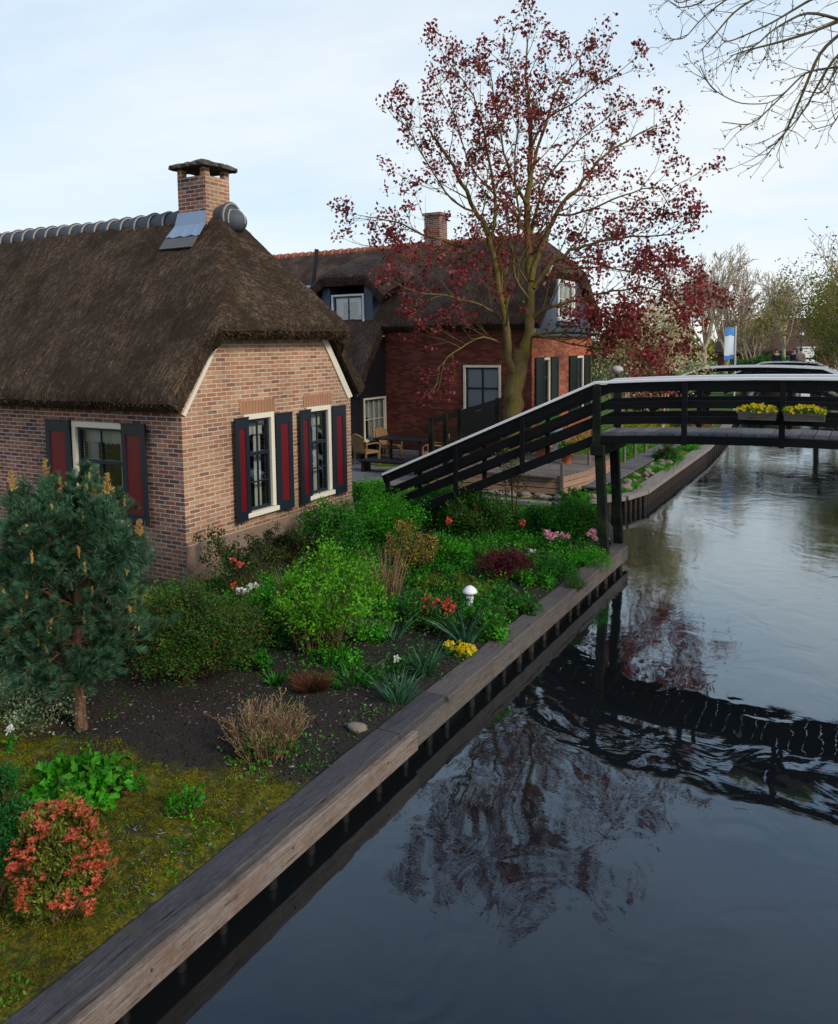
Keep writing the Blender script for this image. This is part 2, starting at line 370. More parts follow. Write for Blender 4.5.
M['l_maple'] = leaf_mat('maple_leaf', [(.14, .016, .022), (.30, .042, .050), (.45, .10, .10)], .5, clump=.9, dark=.6)
M['l_pine'] = leaf_mat('pine_needle', [(.030, .095, .050), (.060, .165, .085), (.14, .29, .14)], .2, .5, clump=5, dark=.4)
M['candle'] = leaf_mat('pine_candle', [(.50, .19, .07), (.55, .33, .10), (.36, .40, .12)], .2, clump=9, dark=.8)
M['l_dark'] = leaf_mat('dark_leaf', [(.012, .070, .006), (.026, .13, .010), (.045, .17, .012), (.09, .15, .012)], .3)
M['l_bright'] = leaf_mat('bright_leaf', [(.025, .23, .006), (.065, .39, .012), (.13, .50, .018)], .4)
M['l_mid'] = leaf_mat('mid_leaf', [(.012, .11, .006), (.03, .22, .010), (.07, .32, .02)], .35)
M['l_lime'] = leaf_mat('lime_leaf', [(.06, .31, .008), (.13, .47, .012), (.23, .52, .02)], .4)
M['l_olive'] = leaf_mat('olive_leaf', [(.13, .13, .012), (.22, .21, .02), (.32, .28, .045)], .4, clump=.7, dark=.55)
M['l_rose'] = leaf_mat('rose_leaf', [(.015, .05, .008), (.04, .10, .015), (.09, .06, .02)], .3)
M['l_varieg'] = leaf_mat('variegated_leaf', [(.10, .19, .08), (.28, .40, .20), (.50, .58, .38)], .3)
M['l_maroon'] = leaf_mat('maroon_leaf', [(.05, .003, .010), (.12, .008, .020), (.19, .02, .03)], .3)
M['l_red'] = leaf_mat('red_new_leaf', [(.46, .06, .025), (.62, .13, .055), (.74, .26, .13)], .35, clump=9, dark=.7)
M['l_yelgreen'] = leaf_mat('yellow_green_leaf', [(.09, .14, .015), (.20, .24, .03), (.34, .32, .05)], .35, clump=9)
M['l_dry'] = leaf_mat('dry_stem', [(.16, .075, .03), (.32, .19, .10), (.44, .30, .19)], .15, .8, clump=9)
M['l_tuss'] = leaf_mat('bronze_blade', [(.05, .018, .012), (.13, .045, .025), (.20, .08, .03)], .2)
M['l_strap'] = leaf_mat('blue_green_strap', [(.03, .11, .05), (.06, .19, .10), (.10, .24, .13)], .3)
M['l_gold'] = leaf_mat('golden_leaf', [(.30, .30, .01), (.52, .46, .01)], .4)
M['l_blossom'] = leaf_mat('creamy_blossom', [(.48, .40, .20), (.70, .60, .40), (.86, .80, .62)], .3, clump=1.5, dark=.75)
M['l_fallen'] = leaf_mat('fallen_leaf', [(.06, .045, .035), (.20, .16, .14), (.36, .31, .28)], .1, .8)
M['l_moss'] = leaf_mat('moss_tip', [(.07, .075, .006), (.26, .21, .012), (.20, .26, .015)], .3, .9, .1, 4)
M['l_hedge'] = leaf_mat('hedge_leaf', [(.03, .16, .02), (.06, .26, .03)], .35)
M['pet_red'] = leaf_mat('coral_red_petal', [(.55, .03, .02), (.72, .08, .05), (.75, .22, .16)], .3, dark=.8)
M['pet_pink'] = leaf_mat('pink_petal', [(.60, .18, .30), (.75, .42, .52)], .3, dark=.85)
M['pet_white'] = leaf_mat('white_petal', [(.7, .7, .66), (.82, .82, .8)], .3, dark=.9)
M['rock'] = flat_mat('pale_rock', (.33, .27, .22), .95, .15, var=.7, bs=8, bd=.015)
# ================================================================== SKY AND LIGHT
w = bpy.data.worlds.new("World"); scene.world = w; w.use_nodes = True
wt = w.node_tree; wt.nodes.clear()
SUN_EL, SUN_AZ = R(34), R(62)      # azimuth from +Y towards +X ... the sun stands over the right bank, a little in front of the camera
sdir = Vector((math.cos(SUN_EL) * math.cos(R(-14)), math.cos(SUN_EL) * math.sin(R(-14)), math.sin(SUN_EL)))
def wn(typ, ins=None, **kw):
    nd = wt.nodes.new('ShaderNode' + typ)
    for k, v in kw.items(): setattr(nd, k, v)
    for k, v in (ins or {}).items():
        if isinstance(v, bpy.types.NodeSocket): wt.links.new(v, nd.inputs[k])
        else: nd.inputs[k].default_value = v
    return nd
sky = wn('TexSky', sky_type='NISHITA', sun_disc=False, sun_elevation=SUN_EL, sun_rotation=math.atan2(sdir.x, sdir.y), air_density=1.0, dust_density=1.5, ozone_density=1.5)
bg = wn('Background', {'Color': sky.outputs[0], 'Strength': 0.085})
tc = wn('TexCoord'); sep = wn('SeparateXYZ', {0: tc.outputs['Generated']})
zz = wn('Math', {0: sep.outputs[2], 1: 0.0}, operation='MAXIMUM'); zz = wn('Math', {0: zz.outputs[0], 1: .13}, operation='ADD')
dx = wn('Math', {0: sep.outputs[0], 1: zz.outputs[0]}, operation='DIVIDE'); dy = wn('Math', {0: sep.outputs[1], 1: zz.outputs[0]}, operation='DIVIDE')
pl = wn('CombineXYZ', {0: dx.outputs[0], 1: dy.outputs[0], 2: 0.0})
mp = wn('Mapping', {'Vector': pl.outputs[0], 'Rotation': (0, 0, .4), 'Scale': (.55, .9, 1), 'Location': (3.1, 1.7, 0)})
cn = wn('TexNoise', {'Vector': mp.outputs[0], 'Scale': .8, 'Detail': 6, 'Roughness': .55, 'Distortion': .4})
cr = wn('ValToRGB', {0: cn.outputs[0]}); cr.color_ramp.elements[0].position = .36; cr.color_ramp.elements[0].color = (0, 0, 0, 1)
cr.color_ramp.elements[1].position = .66; cr.color_ramp.elements[1].color = (1, 1, 1, 1)
hz = wn('MapRange', {'Value': sep.outputs[2], 1: 0.0, 2: .75, 3: 0.0, 4: 1.0})
ccol = wn('ValToRGB', {0: hz.outputs[0]})
ce = ccol.color_ramp.elements; ce[0].position = 0; ce[0].color = (1.10, 1.12, 1.12, 1); ce[1].position = 1; ce[1].color = (.14, .28, .64, 1)
e = ce.new(.22); e.color = (.72, .90, 1.04, 1); e = ce.new(.5); e.color = (.52, .74, 1.0, 1)
cfade = wn('MapRange', {'Value': sep.outputs[2], 1: .42, 2: .70, 3: 1.0, 4: .2}); cf = wn('Math', {0: cr.outputs[0], 1: cfade.outputs[0]}, operation='MULTIPLY')
lc = wn('Mix', {0: cf.outputs[0], 6: ccol.outputs[0], 7: (.97, 1.02, 1.04, 1)}, data_type='RGBA')
cbg = wn('Background', {'Color': lc.outputs[2], 'Strength': 1.06})
ms = wn('MixShader', {0: .86, 1: bg.outputs[0], 2: cbg.outputs[0]})
wo = wn('OutputWorld', {0: ms.outputs[0]})
sl = bpy.data.lights.new('sun', 'SUN'); sl.energy = 3.0; sl.angle = R(12); sl.color = (1.0, .90, .76)
so = bpy.data.objects.new('sun', sl); col.objects.link(so); so.rotation_euler = sdir.to_track_quat('Z', 'Y').to_euler(); so.location = (20, -5, 20)
scene.view_settings.view_transform = 'Standard'; scene.view_settings.look = 'None'; scene.view_settings.exposure = 0; scene.view_settings.gamma = 1
scene.cycles.max_bounces = 6; scene.cycles.transparent_max_bounces = 12; scene.cycles.diffuse_bounces = 3; scene.cycles.glossy_bounces = 3
scene.cycles.use_denoising = True; scene.cycles.caustics_reflective = False; scene.cycles.caustics_refractive = False

# ================================================================== GROUND AND WATER
EDGE_L = [(-400, -3.80), (13.98, -3.80), (14.02, -3.95), (15.2, -4.55), (16.28, -4.95), (16.32, -8.2), (16.98, -8.0), (17.02, -6.2), (18.5, -5.12), (19.5, -4.92), (22, -4.96), (28, -5.0), (34, -5.3), (42, -6.0),
          (55, -7.0), (75, -8.8), (110, -13), (200, -30), (700, -160)]
EDGE_R = [(-400, 2.7), (13, 2.7), (20, 1.9), (30, .3), (38, -.75), (45, -1.45), (55, -2.3), (75, -4.0), (110, -8), (200, -25), (700, -152)]
def interp(tab, y): return np.interp(y, [t[0] for t in tab], [t[1] for t in tab])
def zg(x, y):
    """ground height"""
    x = np.atleast_1d(np.asarray(x, float)); y = np.atleast_1d(np.asarray(y, float))
    P = np.stack([x, y, np.zeros_like(x)], -1)
    near = np.clip((26 - y) / 10, 0, 1)
    z = .45 + near * (.035 * fbm(P, 1.1, 3) + .018 * fbm(P, 5, 2)) + .08 * np.clip((-x - 5) / 3.5, 0, 1)
    z = z + .02 * (1 - near)
    dedge = np.clip((interp(EDGE_L, y) - x) / .35, 0, 1); z = np.where(x < 0, z * dedge + .415 * (1 - dedge), z)
    return z
def zg1(x, y): return float(zg([x], [y])[0])
def ylines():
    a = list(np.arange(-400, -40, 40)) + list(np.arange(-40, 1, 2.)) + list(np.arange(1, 16.2, .07)) + [16.28, 16.32, 16.5, 16.75, 16.98, 17.02] + list(np.arange(17.1, 28, .25)) + list(np.arange(28, 80, 1.)) + list(np.arange(80, 200, 8)) + list(np.arange(200, 701, 50))
    return np.array(sorted(set(a)))
def slines(near):
    return np.concatenate([[0], np.arange(.04, 5.8, .07) if near else np.arange(.5, 5.8, .5), np.arange(6, 12, .5), np.arange(12, 60, 4), np.arange(60, 900, 60)])
t = NT('garden_soil_and_moss'); p = t.pos()
sp = t.n('SeparateXYZ', {0: p}); py_ = sp.outputs[1]; px_ = sp.outputs[0]
n1 = t.noise(p, 2.2, 5, .65); n2 = t.noise(p, 14, 5, .7); n3 = t.noise(p, 70, 4, .7); n5 = t.noise(p, 1.1, 4)
soil = t.ramp(n3, [(.3, (.008, .007, .006)), (.5, (.026, .021, .018)), (.72, (.085, .070, .058))])
soil = t.mix(t.ramp(n2, [(.55, (0, 0, 0)), (.75, (.5, .5, .5))]), soil, (.045, .050, .018))
mossc = t.ramp(t.noise(p, 42, 5, .75), [(.3, (.028, .026, .005)), (.48, (.11, .095, .008)), (.68, (.22, .18, .016))])
mossc = t.mix(t.ramp(n2, [(.45, (0, 0, 0)), (.58, (.9, .9, .9))]), mossc, (.030, .045, .008))
mossc = t.mix(t.ramp(n1, [(.54, (0, 0, 0)), (.68, (.9, .9, .9))]), mossc, (.030, .026, .018))
yy = t.math('ADD', py_, t.math('MULTIPLY', t.math('SUBTRACT', n1, .5), 1.2)); yy = t.math('ADD', yy, t.math('MULTIPLY', t.math('ABSOLUTE', t.math('ADD', px_, 6.2)), -.30))
mk = t.n('MapRange', {'Value': yy, 1: 4.25, 2: 4.55, 3: 1.0, 4: 0.0}).outputs[0]
c = t.mix(mk, soil, mossc)
green = t.ramp(t.noise(p, 3, 5, .7), [(.3, (.03, .06, .008)), (.7, (.08, .15, .015))])
mk2 = t.n('MapRange', {'Value': py_, 1: 15.0, 2: 18.0, 3: 0.0, 4: 1.0}).outputs[0]
c = t.mix(mk2, c, green)
t.bsdf(c, .95, t.bump(t.math('ADD', n3, t.math('MULTIPLY', n2, .8)), .9, .02), .15); M['ground'] = t.mat
mb = MB(); Y = ylines(); S = slines(True); X = interp(EDGE_L, Y)[:, None] - S[None, :]; YY = np.repeat(Y[:, None], len(S), 1)
Z = zg(X.ravel(), YY.ravel()).reshape(X.shape); mb.grid(np.stack([X, YY, Z], -1), flip=True)
sk = np.stack([np.stack([X[:, 0], Y, Z[:, 0]], -1), np.stack([X[:, 0], Y, Z[:, 0] * 0 - .6], -1)], 1); mb.grid(sk, smooth=False)
S = slines(False); X = interp(EDGE_R, Y)[:, None] + S[None, :]; YY = np.repeat(Y[:, None], len(S), 1); Z = np.full(X.shape, .45); mb.grid(np.stack([X, YY, Z], -1))
sk = np.stack([np.stack([X[:, 0], Y, Z[:, 0]], -1), np.stack([X[:, 0], Y, Z[:, 0] * 0 - .6], -1)], 1); mb.grid(sk, smooth=False, flip=True)
tag(mb.build('ground', M['ground']), kind='structure')

t = NT('canal_water'); p = t.pos(); sp = t.n('SeparateXYZ', {0: p})
a1 = t.noise(t.pos((1.0, .85, 1)), 1.35, 2, .5, 1.2); a2 = t.noise(t.pos((1, .5, 1)), 4.6, 3, .55, .8); a3 = t.noise(t.pos((.55, 2.4, 1)), 5.5, 4, .6, .5)
far = t.n('MapRange', {'Value': sp.outputs[1], 1: 9.0, 2: 17.0, 3: .12, 4: 1.0}).outputs[0]
patch = t.ramp(t.noise(t.pos((.5, .5, 1)), 1.0, 3), [(.38, (.35, .35, .35)), (.6, (1, 1, 1))])
a4 = t.noise(t.pos((1, .7, 1)), 16, 3, .6); h = t.math('ADD', t.math('MULTIPLY', t.math('MULTIPLY', a4, patch), .035), t.math('MULTIPLY', a1, 1.0), t.math('MULTIPLY', a2, .24))
h = t.math('ADD', h, t.math('MULTIPLY', t.math('MULTIPLY', a3, t.math('MULTIPLY', far, patch)), .34))
nb = t.bump(h, 1.0, .0066); lw = t.n('LayerWeight', {'Blend': .5, 'Normal': nb}).outputs['Facing']
fac = t.math('MULTIPLY_ADD', t.math('POWER', lw, 2.9), .97, .033)
df = t.n('BsdfDiffuse', {'Color': (.006, .0075, .008, 1)}); gl = t.n('BsdfGlossy', {'Color': (.86, .95, 1, 1), 'Roughness': .008, 'Normal': nb})
mx = t.n('MixShader', {0: fac, 1: df.outputs[0], 2: gl.outputs[0]}); t.t.links.new(mx.outputs[0], t.out.inputs[0]); M['water'] = t.mat
mb = MB(); mb.grid(np.array([[[x, y, 0.09] for y in (-500, 900)] for x in (-700, 700)]), smooth=False)
tag(mb.build('water', M['water']), kind='structure')

# ================================================================== QUAYS
q = thing('quay_wall', 'long weathered timber quay wall along the flower garden, grey cap boards over dark piles', 'quay wall', (-3.8, 6, 0))
joints = [-2.0, 2.05, 6.1, 7.02, 8.72, 11.3, 13.98]
for i, (a, b) in enumerate(zip(joints[:-1], joints[1:])):
    mb = MB(); dz = [0, 0, .006, -.004, .004, 0][i]; wx = .02 if i < 3 else 0
    xs = -3.70 + (0 if i < 3 else .03)
    n = max(2, int((b - a) / .12)); ys = np.linspace(a + .004, b - .004, n)
    prof = np.array([[-3.955, .36], [-3.955, .448], [-3.94, .455], [xs - .012, .455], [xs, .444], [xs, .385]])
    off = rng.random() * 30
    G = np.zeros((n, 6, 3)); uv = np.zeros((n, 6, 2)); plen = np.concatenate([[0], np.cumsum(np.linalg.norm(np.diff(prof, axis=0), axis=1))])
    for k, y in enumerate(ys):
        wob = .004 * math.sin(y * 5.1 + i) + .003 * math.sin(y * 13 + i * 2)
        G[k, :, 0] = prof[:, 0] + wob; G[k, :, 1] = y; G[k, :, 2] = prof[:, 1] + dz + .003 * math.sin(y * 3.3 + i)
        uv[k, :, 0] = y + off; uv[k, :, 1] = plen + off
    mb.grid(G, uv=uv, smooth=False); mb.poly(G[0][::-1]); mb.poly(G[-1])
    mb.build('cap_board', M['quay_top'] if i < 3 else M['quay_old'], q)
fj = [-2.0, 6.35, 14.02]
for i, (a, b) in enumerate(zip(fj[:-1], fj[1:])):
    mb = MB(); mb.box((-3.712 + (.030 if i == 0 else .0), (a + b) / 2, .300), (.075, b - a - .01, .188)); mb.build('face_board', M['quay_face'] if i == 0 else M['quay_old'], q, bevel=.006)
for y in np.arange(.4, 6.3, 1.35): mb = MB(); mb.ball((-3.646, y, .33 + .02 * math.sin(y * 7)), .011, n=5); mb.build('bolt', M['iron'], q)
for y in np.arange(-1.8, 14, .47):
    mb = MB(); yy = y + rng.normal() * .035
    mb.tube([(-3.73, yy, -.5), (-3.725 + rng.normal() * .006, yy, .0), (-3.73, yy, .235)], np.array([.044, .043, .041]) * rng.uniform(.85, 1.15), 10); mb.build('pile', M['pile'] if y < 9 else M['pile2'], q)
mb = MB(); mb.box((-3.798, 6, .0), (.03, 15.9, .72)); mb.build('backing_board', M['pile'], q)
mb = MB()   # end of the quay turning towards the inlet
mb.beam((-3.84, 13.98, .40), (-4.55, 15.5, .40), .24, .11); mb.beam((-4.5, 15.45, .40), (-5.0, 16.26, .40), .2, .10)
mb.beam((-4.9, 16.27, .37), (-8.2, 16.27, .37), .10, .17); mb.build('end_board', M['quay_old'], q, bevel=.006)
for x in np.arange(-8, -4.9, .35):
    mb = MB(); mb.tube([(x, 16.33, -.4), (x, 16.33, .33)], .05, 8); mb.build('pile', M['pile'], q)

M['quay_far'] = wood_mat('pale_grey_timber', (.12, .105, .095), (.34, .30, .27), (.2, .16, .13), .85, 1)
q2 = thing('quay_wall', 'far curved timber quay wall with close-set piles, past the black footbridge', 'quay wall', (-5, 22, 0))
path = [(-8.2, 16.92), (-6.2, 17.02), (-5.02, 18.45), (-4.80, 19.4), (-4.82, 22), (-4.86, 28), (-5.15, 34), (-5.85, 42), (-6.9, 55), (-8.6, 75)]
for (a, b) in zip(path[:-1], path[1:]):
    mb = MB(); mb.beam((*a, .43), (*b, .43), .40, .10); mb.build('cap_board', M['quay_far'], q2, bevel=.006)
    mb = MB(); mb.beam((*a, .05), (*b, .05), .04, .66); mb.build('backing_board', M['pile'], q2)
for (a, b) in zip(path[:7], path[1:8]):
    a = np.array(a); b = np.array(b); L = np.linalg.norm(b - a); st = .24 if a[1] < 24 else (.6 if a[1] < 40 else 2.0); nrm = np.array([(b - a)[1], -(b - a)[0]]) / L
    for s_ in np.arange(0, L, st):
        c_ = a + (b - a) * s_ / L + nrm * .10; mb = MB(); mb.tube([(c_[0], c_[1], -.4), (c_[0], c_[1], .365)], .062, 7); mb.build('pile', M['pile2'], q2)
q3 = thing('quay_wall', 'timber quay wall of the opposite bank below the green trees', 'quay wall', (0, 40, 0))
pr = [(2.6, -5), (2.6, 13), (1.8, 20), (.2, 30), (-.85, 38), (-1.55, 45), (-2.4, 55), (-4.1, 75)]
for (a, b) in zip(pr[:-1], pr[1:]):
    mb = MB(); mb.beam((*a, .42), (*b, .42), .28, .10); mb.build('cap_board', M['quay_old'], q3)
    mb = MB(); mb.beam((*a, .05), (*b, .05), .04, .66); mb.build('backing_board', M['pile'], q3)

# ================================================================== PATHS AND PAVING
mb = MB(); mb.poly([(-24, 16.9, .552), (-9.9, 16.9, .552), (-9.9, 21.98, .552), (-24, 21.98, .552)]); t = NT('patio_paving')
b = t.n('TexBrick', {'Vector': t.co('UV'), 'Color1': (.10, .10, .105, 1), 'Color2': (.17, .165, .16, 1), 'Mortar': (.05, .06, .03, 1), 'Scale': 1.0, 'Mortar Size': .01, 'Brick Width': .4, 'Row Height': .4})
tag(mb.build('patio', t.bsdf(b.outputs[0], .9)), kind='structure')
mb = MB(); mb.poly([(-9.2, 8.42, .548), (-9.2, 16.2, .536), (-24, 16.2, .536), (-24, 8.42, .548)]) if False else None
pp = [(-5.85, 18.6), (-5.7, 20), (-5.72, 24), (-5.75, 28), (-6.1, 34), (-6.8, 42)]
mb = MB(); xs = np.array(pp); L = np.concatenate([[0], np.cumsum(np.linalg.norm(np.diff(xs, axis=0), axis=1))])
for s_ in np.arange(0, L[-1], .16):
    cx, cy = np.interp(s_, L, xs[:, 0]), np.interp(s_, L, xs[:, 1]); mb.box((cx - .1, cy, .60 + rng.normal() * .003), (.62, .148, .04))
tag(mb.build('boardwalk', M['deck']), kind='structure')

# ================================================================== WALL HELPER
def wall(pts2, holes, plane, pos, depth=.10, flip=False, m=0):
    """flat wall with openings; pts2/holes in (horizontal, z); plane 'X' or 'Y'; reveals go inwards by depth"""
    import bmesh
    bm = bmesh.new(); eds = []
    to3 = (lambda h, z, d=0: (pos + d, h, z)) if plane == 'X' else (lambda h, z, d=0: (h, pos + d, z))
    for lp in [pts2] + [[(a, c), (b, c), (b, d), (a, d)] for (a, b, c, d) in holes]:
        vs = [bm.verts.new(to3(*p_)) for p_ in lp]
        for i in range(len(vs)): eds.append(bm.edges.new((vs[i], vs[(i + 1) % len(vs)])))
    bmesh.ops.triangle_fill(bm, use_beauty=True, edges=eds, normal=(1, 0, 0) if plane == 'X' else (0, -1, 0))
    bm.verts.index_update(); V = [v.co[:] for v in bm.verts]; Fc = [[v.index for v in f.verts] for f in bm.faces]
    mb = MB(); mb.add(V, Fc, m=m); bm.free()
    dd = -depth if plane == 'X' else depth
    for (a, b, c, d) in holes:
        for (p0, p1) in (((a, c), (b, c)), ((b, c), (b, d)), ((b, d), (a, d)), ((a, d), (a, c))):
            mb.poly([to3(*p0), to3(*p1), to3(*p1, dd), to3(*p0, dd)], m=m)
    return mb

def place_window(par, plane, pos, a, b, c, d, frame_mat, sash_mat, fw=.075, cols=2, rows=(.38, .69), curtain='lace', sill=True, inset=.035, sash_w=.045, bar=.022, meet=True):
    """a window in a wall: frame, sash, pane, sill and what hangs behind it"""
    sgn = 1 if plane == 'X' else -1                     # outward direction
    P = (lambda h, z, o: (pos + sgn * o, h, z)) if plane == 'X' else (lambda h, z, o: (h, pos + sgn * o, z))
    D = (lambda w_, h_, t_: (t_, w_, h_)) if plane == 'X' else (lambda w_, h_, t_: (w_, t_, h_))
    mb = MB(); t_ = .11
    mb.box(P((a + b) / 2, d - fw / 2, -.02), D(b - a, fw, t_)); 
    if sill: mb.box(P((a + b) / 2, c + fw * .45, .0), D(b - a + .04, fw * .9, t_ + .06))
    else: mb.box(P((a + b) / 2, c + fw / 2, -.02), D(b - a, fw, t_))
    for h in (a + fw / 2, b - fw / 2): mb.box(P(h, (c + d) / 2, -.02), D(fw, d - c - 2 * fw, t_))
    fr = mb.build('window', frame_mat, par, bevel=.004)
    ia, ib, ic, id_ = a + fw, b - fw, c + fw * .9, d - fw
    mb = MB(); o = -inset
    for h in (ia + sash_w / 2, ib - sash_w / 2): mb.box(P(h, (ic + id_) / 2, o), D(sash_w, id_ - ic, .045))
    for z in (ic + sash_w * .6, id_ - sash_w / 2): mb.box(P((ia + ib) / 2, z, o), D(ib - ia - 2 * sash_w, sash_w * (1.2 if z < (c + d) / 2 else 1), .043))
    if meet:
        zm = id_ - (id_ - ic) * rows[0]; mb.box(P((ia + ib) / 2, zm, o + .01), D(ib - ia - 2 * sash_w, .06, .05))
    for r_ in (rows[1:] if meet else rows):
        mb.box(P((ia + ib) / 2, id_ - (id_ - ic) * r_, o), D(ib - ia - 2 * sash_w, bar, .034))
    for k in range(1, cols):
        mb.box(P(ia + (ib - ia) * k / cols, (ic + id_) / 2, o + .001), D(bar, id_ - ic - 2 * sash_w, .030))
    mb.build('sash', sash_mat, fr, bevel=.002)
    mb = MB(); mb.poly([P(ia, ic, o - .012), P(ib, ic, o - .012), P(ib, id_, o - .012), P(ia, id_, o - .012)]); mb.build('pane', M['glass'], fr)
    mb = MB()
    if curtain == 'lace':
        hs = np.linspace(ia, ia + (ib - ia) * .22, 20); G = np.array([[P(h, id_, -.20 + .02 * math.sin(k * 1.3)), P(h, ic, -.20 + .02 * math.sin(k * 1.3))] for k, h in enumerate(hs)]); mb.grid(G)
        n = 40; hs = np.linspace(ia, ib, n); zt = id_; drop = (id_ - ic) * .17
        G = np.array([[P(h, zt, -.16 + .012 * math.sin(k * 1.9)), P(h, zt - drop * (1 + .14 * abs(math.sin(k * .8))), -.16 + .012 * math.sin(k * 1.9))] for k, h in enumerate(hs)]); mb.grid(G)
        for s0, s1 in ((ib - (ib - ia) * .30, ib),):
            hs = np.linspace(s0, s1, 24); G = np.array([[P(h, id_, -.22 + .02 * math.sin(k * 1.3)), P(h, ic, -.22 + .02 * math.sin(k * 1.3))] for k, h in enumerate(hs)]); mb.grid(G)
        mb.build('curtain', M['curtain'], fr)
    elif curtain == 'blue':
        G = np.array([[P(h, id_, -.09), P(h, ic, -.09)] for h in np.linspace(ia, ib, 6)]); mb.grid(G); mb.build('blind', M['curtain_blue'], fr)
    elif curtain == 'white':
        hs = np.linspace(ia, ib, 30); G = np.array([[P(h, id_, -.12 + .02 * math.sin(k * 1.3)), P(h, ic + (id_ - ic) * (.0 if k > 12 else .55), -.12 + .02 * math.sin(k * 1.3))] for k, h in enumerate(hs)]); mb.grid(G); mb.build('curtain', M['curtain'], fr)
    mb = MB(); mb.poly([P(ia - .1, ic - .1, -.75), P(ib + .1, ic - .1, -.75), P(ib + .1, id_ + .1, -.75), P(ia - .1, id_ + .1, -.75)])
    mb.build('dark_backing', M['inside'], fr)  # dark sheet standing in for the shade of the room behind
    return fr

def place_shutter(par, plane, pos, a, b, c, d, mat, panel_mat, hinge_at='a', ajar=.16, label=None):
    """framed shutter with a sunken coloured panel, standing a little open from the wall"""
    sgn = 1 if plane == 'X' else -1; wd = b - a
    hx = a if hinge_at == 'a' else b; dr = 1 if hinge_at == 'a' else -1
    def P(h, z, o):                                     # h measured from hinge along the leaf
        hh = hx + dr * h * math.cos(ajar); oo = .035 + o * math.cos(ajar) + h * math.sin(ajar)
        return (pos + sgn * oo, hh, z) if plane == 'X' else (hh, pos + sgn * oo, z)
    def slab(mb, h0, h1, z0, z1, o0, o1):
        V = [P(h, z, o) for h in (h0, h1) for z in (z0, z1) for o in (o0, o1)]
        mb.add(V, [[0, 1, 3, 2], [4, 6, 7, 5], [0, 4, 5, 1], [2, 3, 7, 6], [0, 2, 6, 4], [1, 5, 7, 3]])
    st = .095; mb = MB()
    slab(mb, 0, st, c, d, 0, .034); slab(mb, wd - st, wd, c, d, 0, .034)
    slab(mb, st, wd - st, c, c + .16, 0, .033); slab(mb, st, wd - st, d - .16, d, 0, .033)
    slab(mb, -.006, wd + .006, d, d + .02, -.004, .045)
    o = mb.build('shutter', mat, par, bevel=.003)
    mb = MB(); slab(mb, st + .001, wd - st - .001, c + .162, d - .162, .006, .018); mb.build('panel', panel_mat, o)
    for z in (c + .12, d - .12): mb = MB(); mb.tube([P(-.02, z, .0), P(.02, z, .04)], .012, 6); mb.build('hinge', M['iron'], o)
    mb = MB(); mb.tube([P(wd * .8, c - .05, .03), P(wd * .8, c + .01, .03)], .012, 6); mb.build('catch', M['iron'], o)
    return o

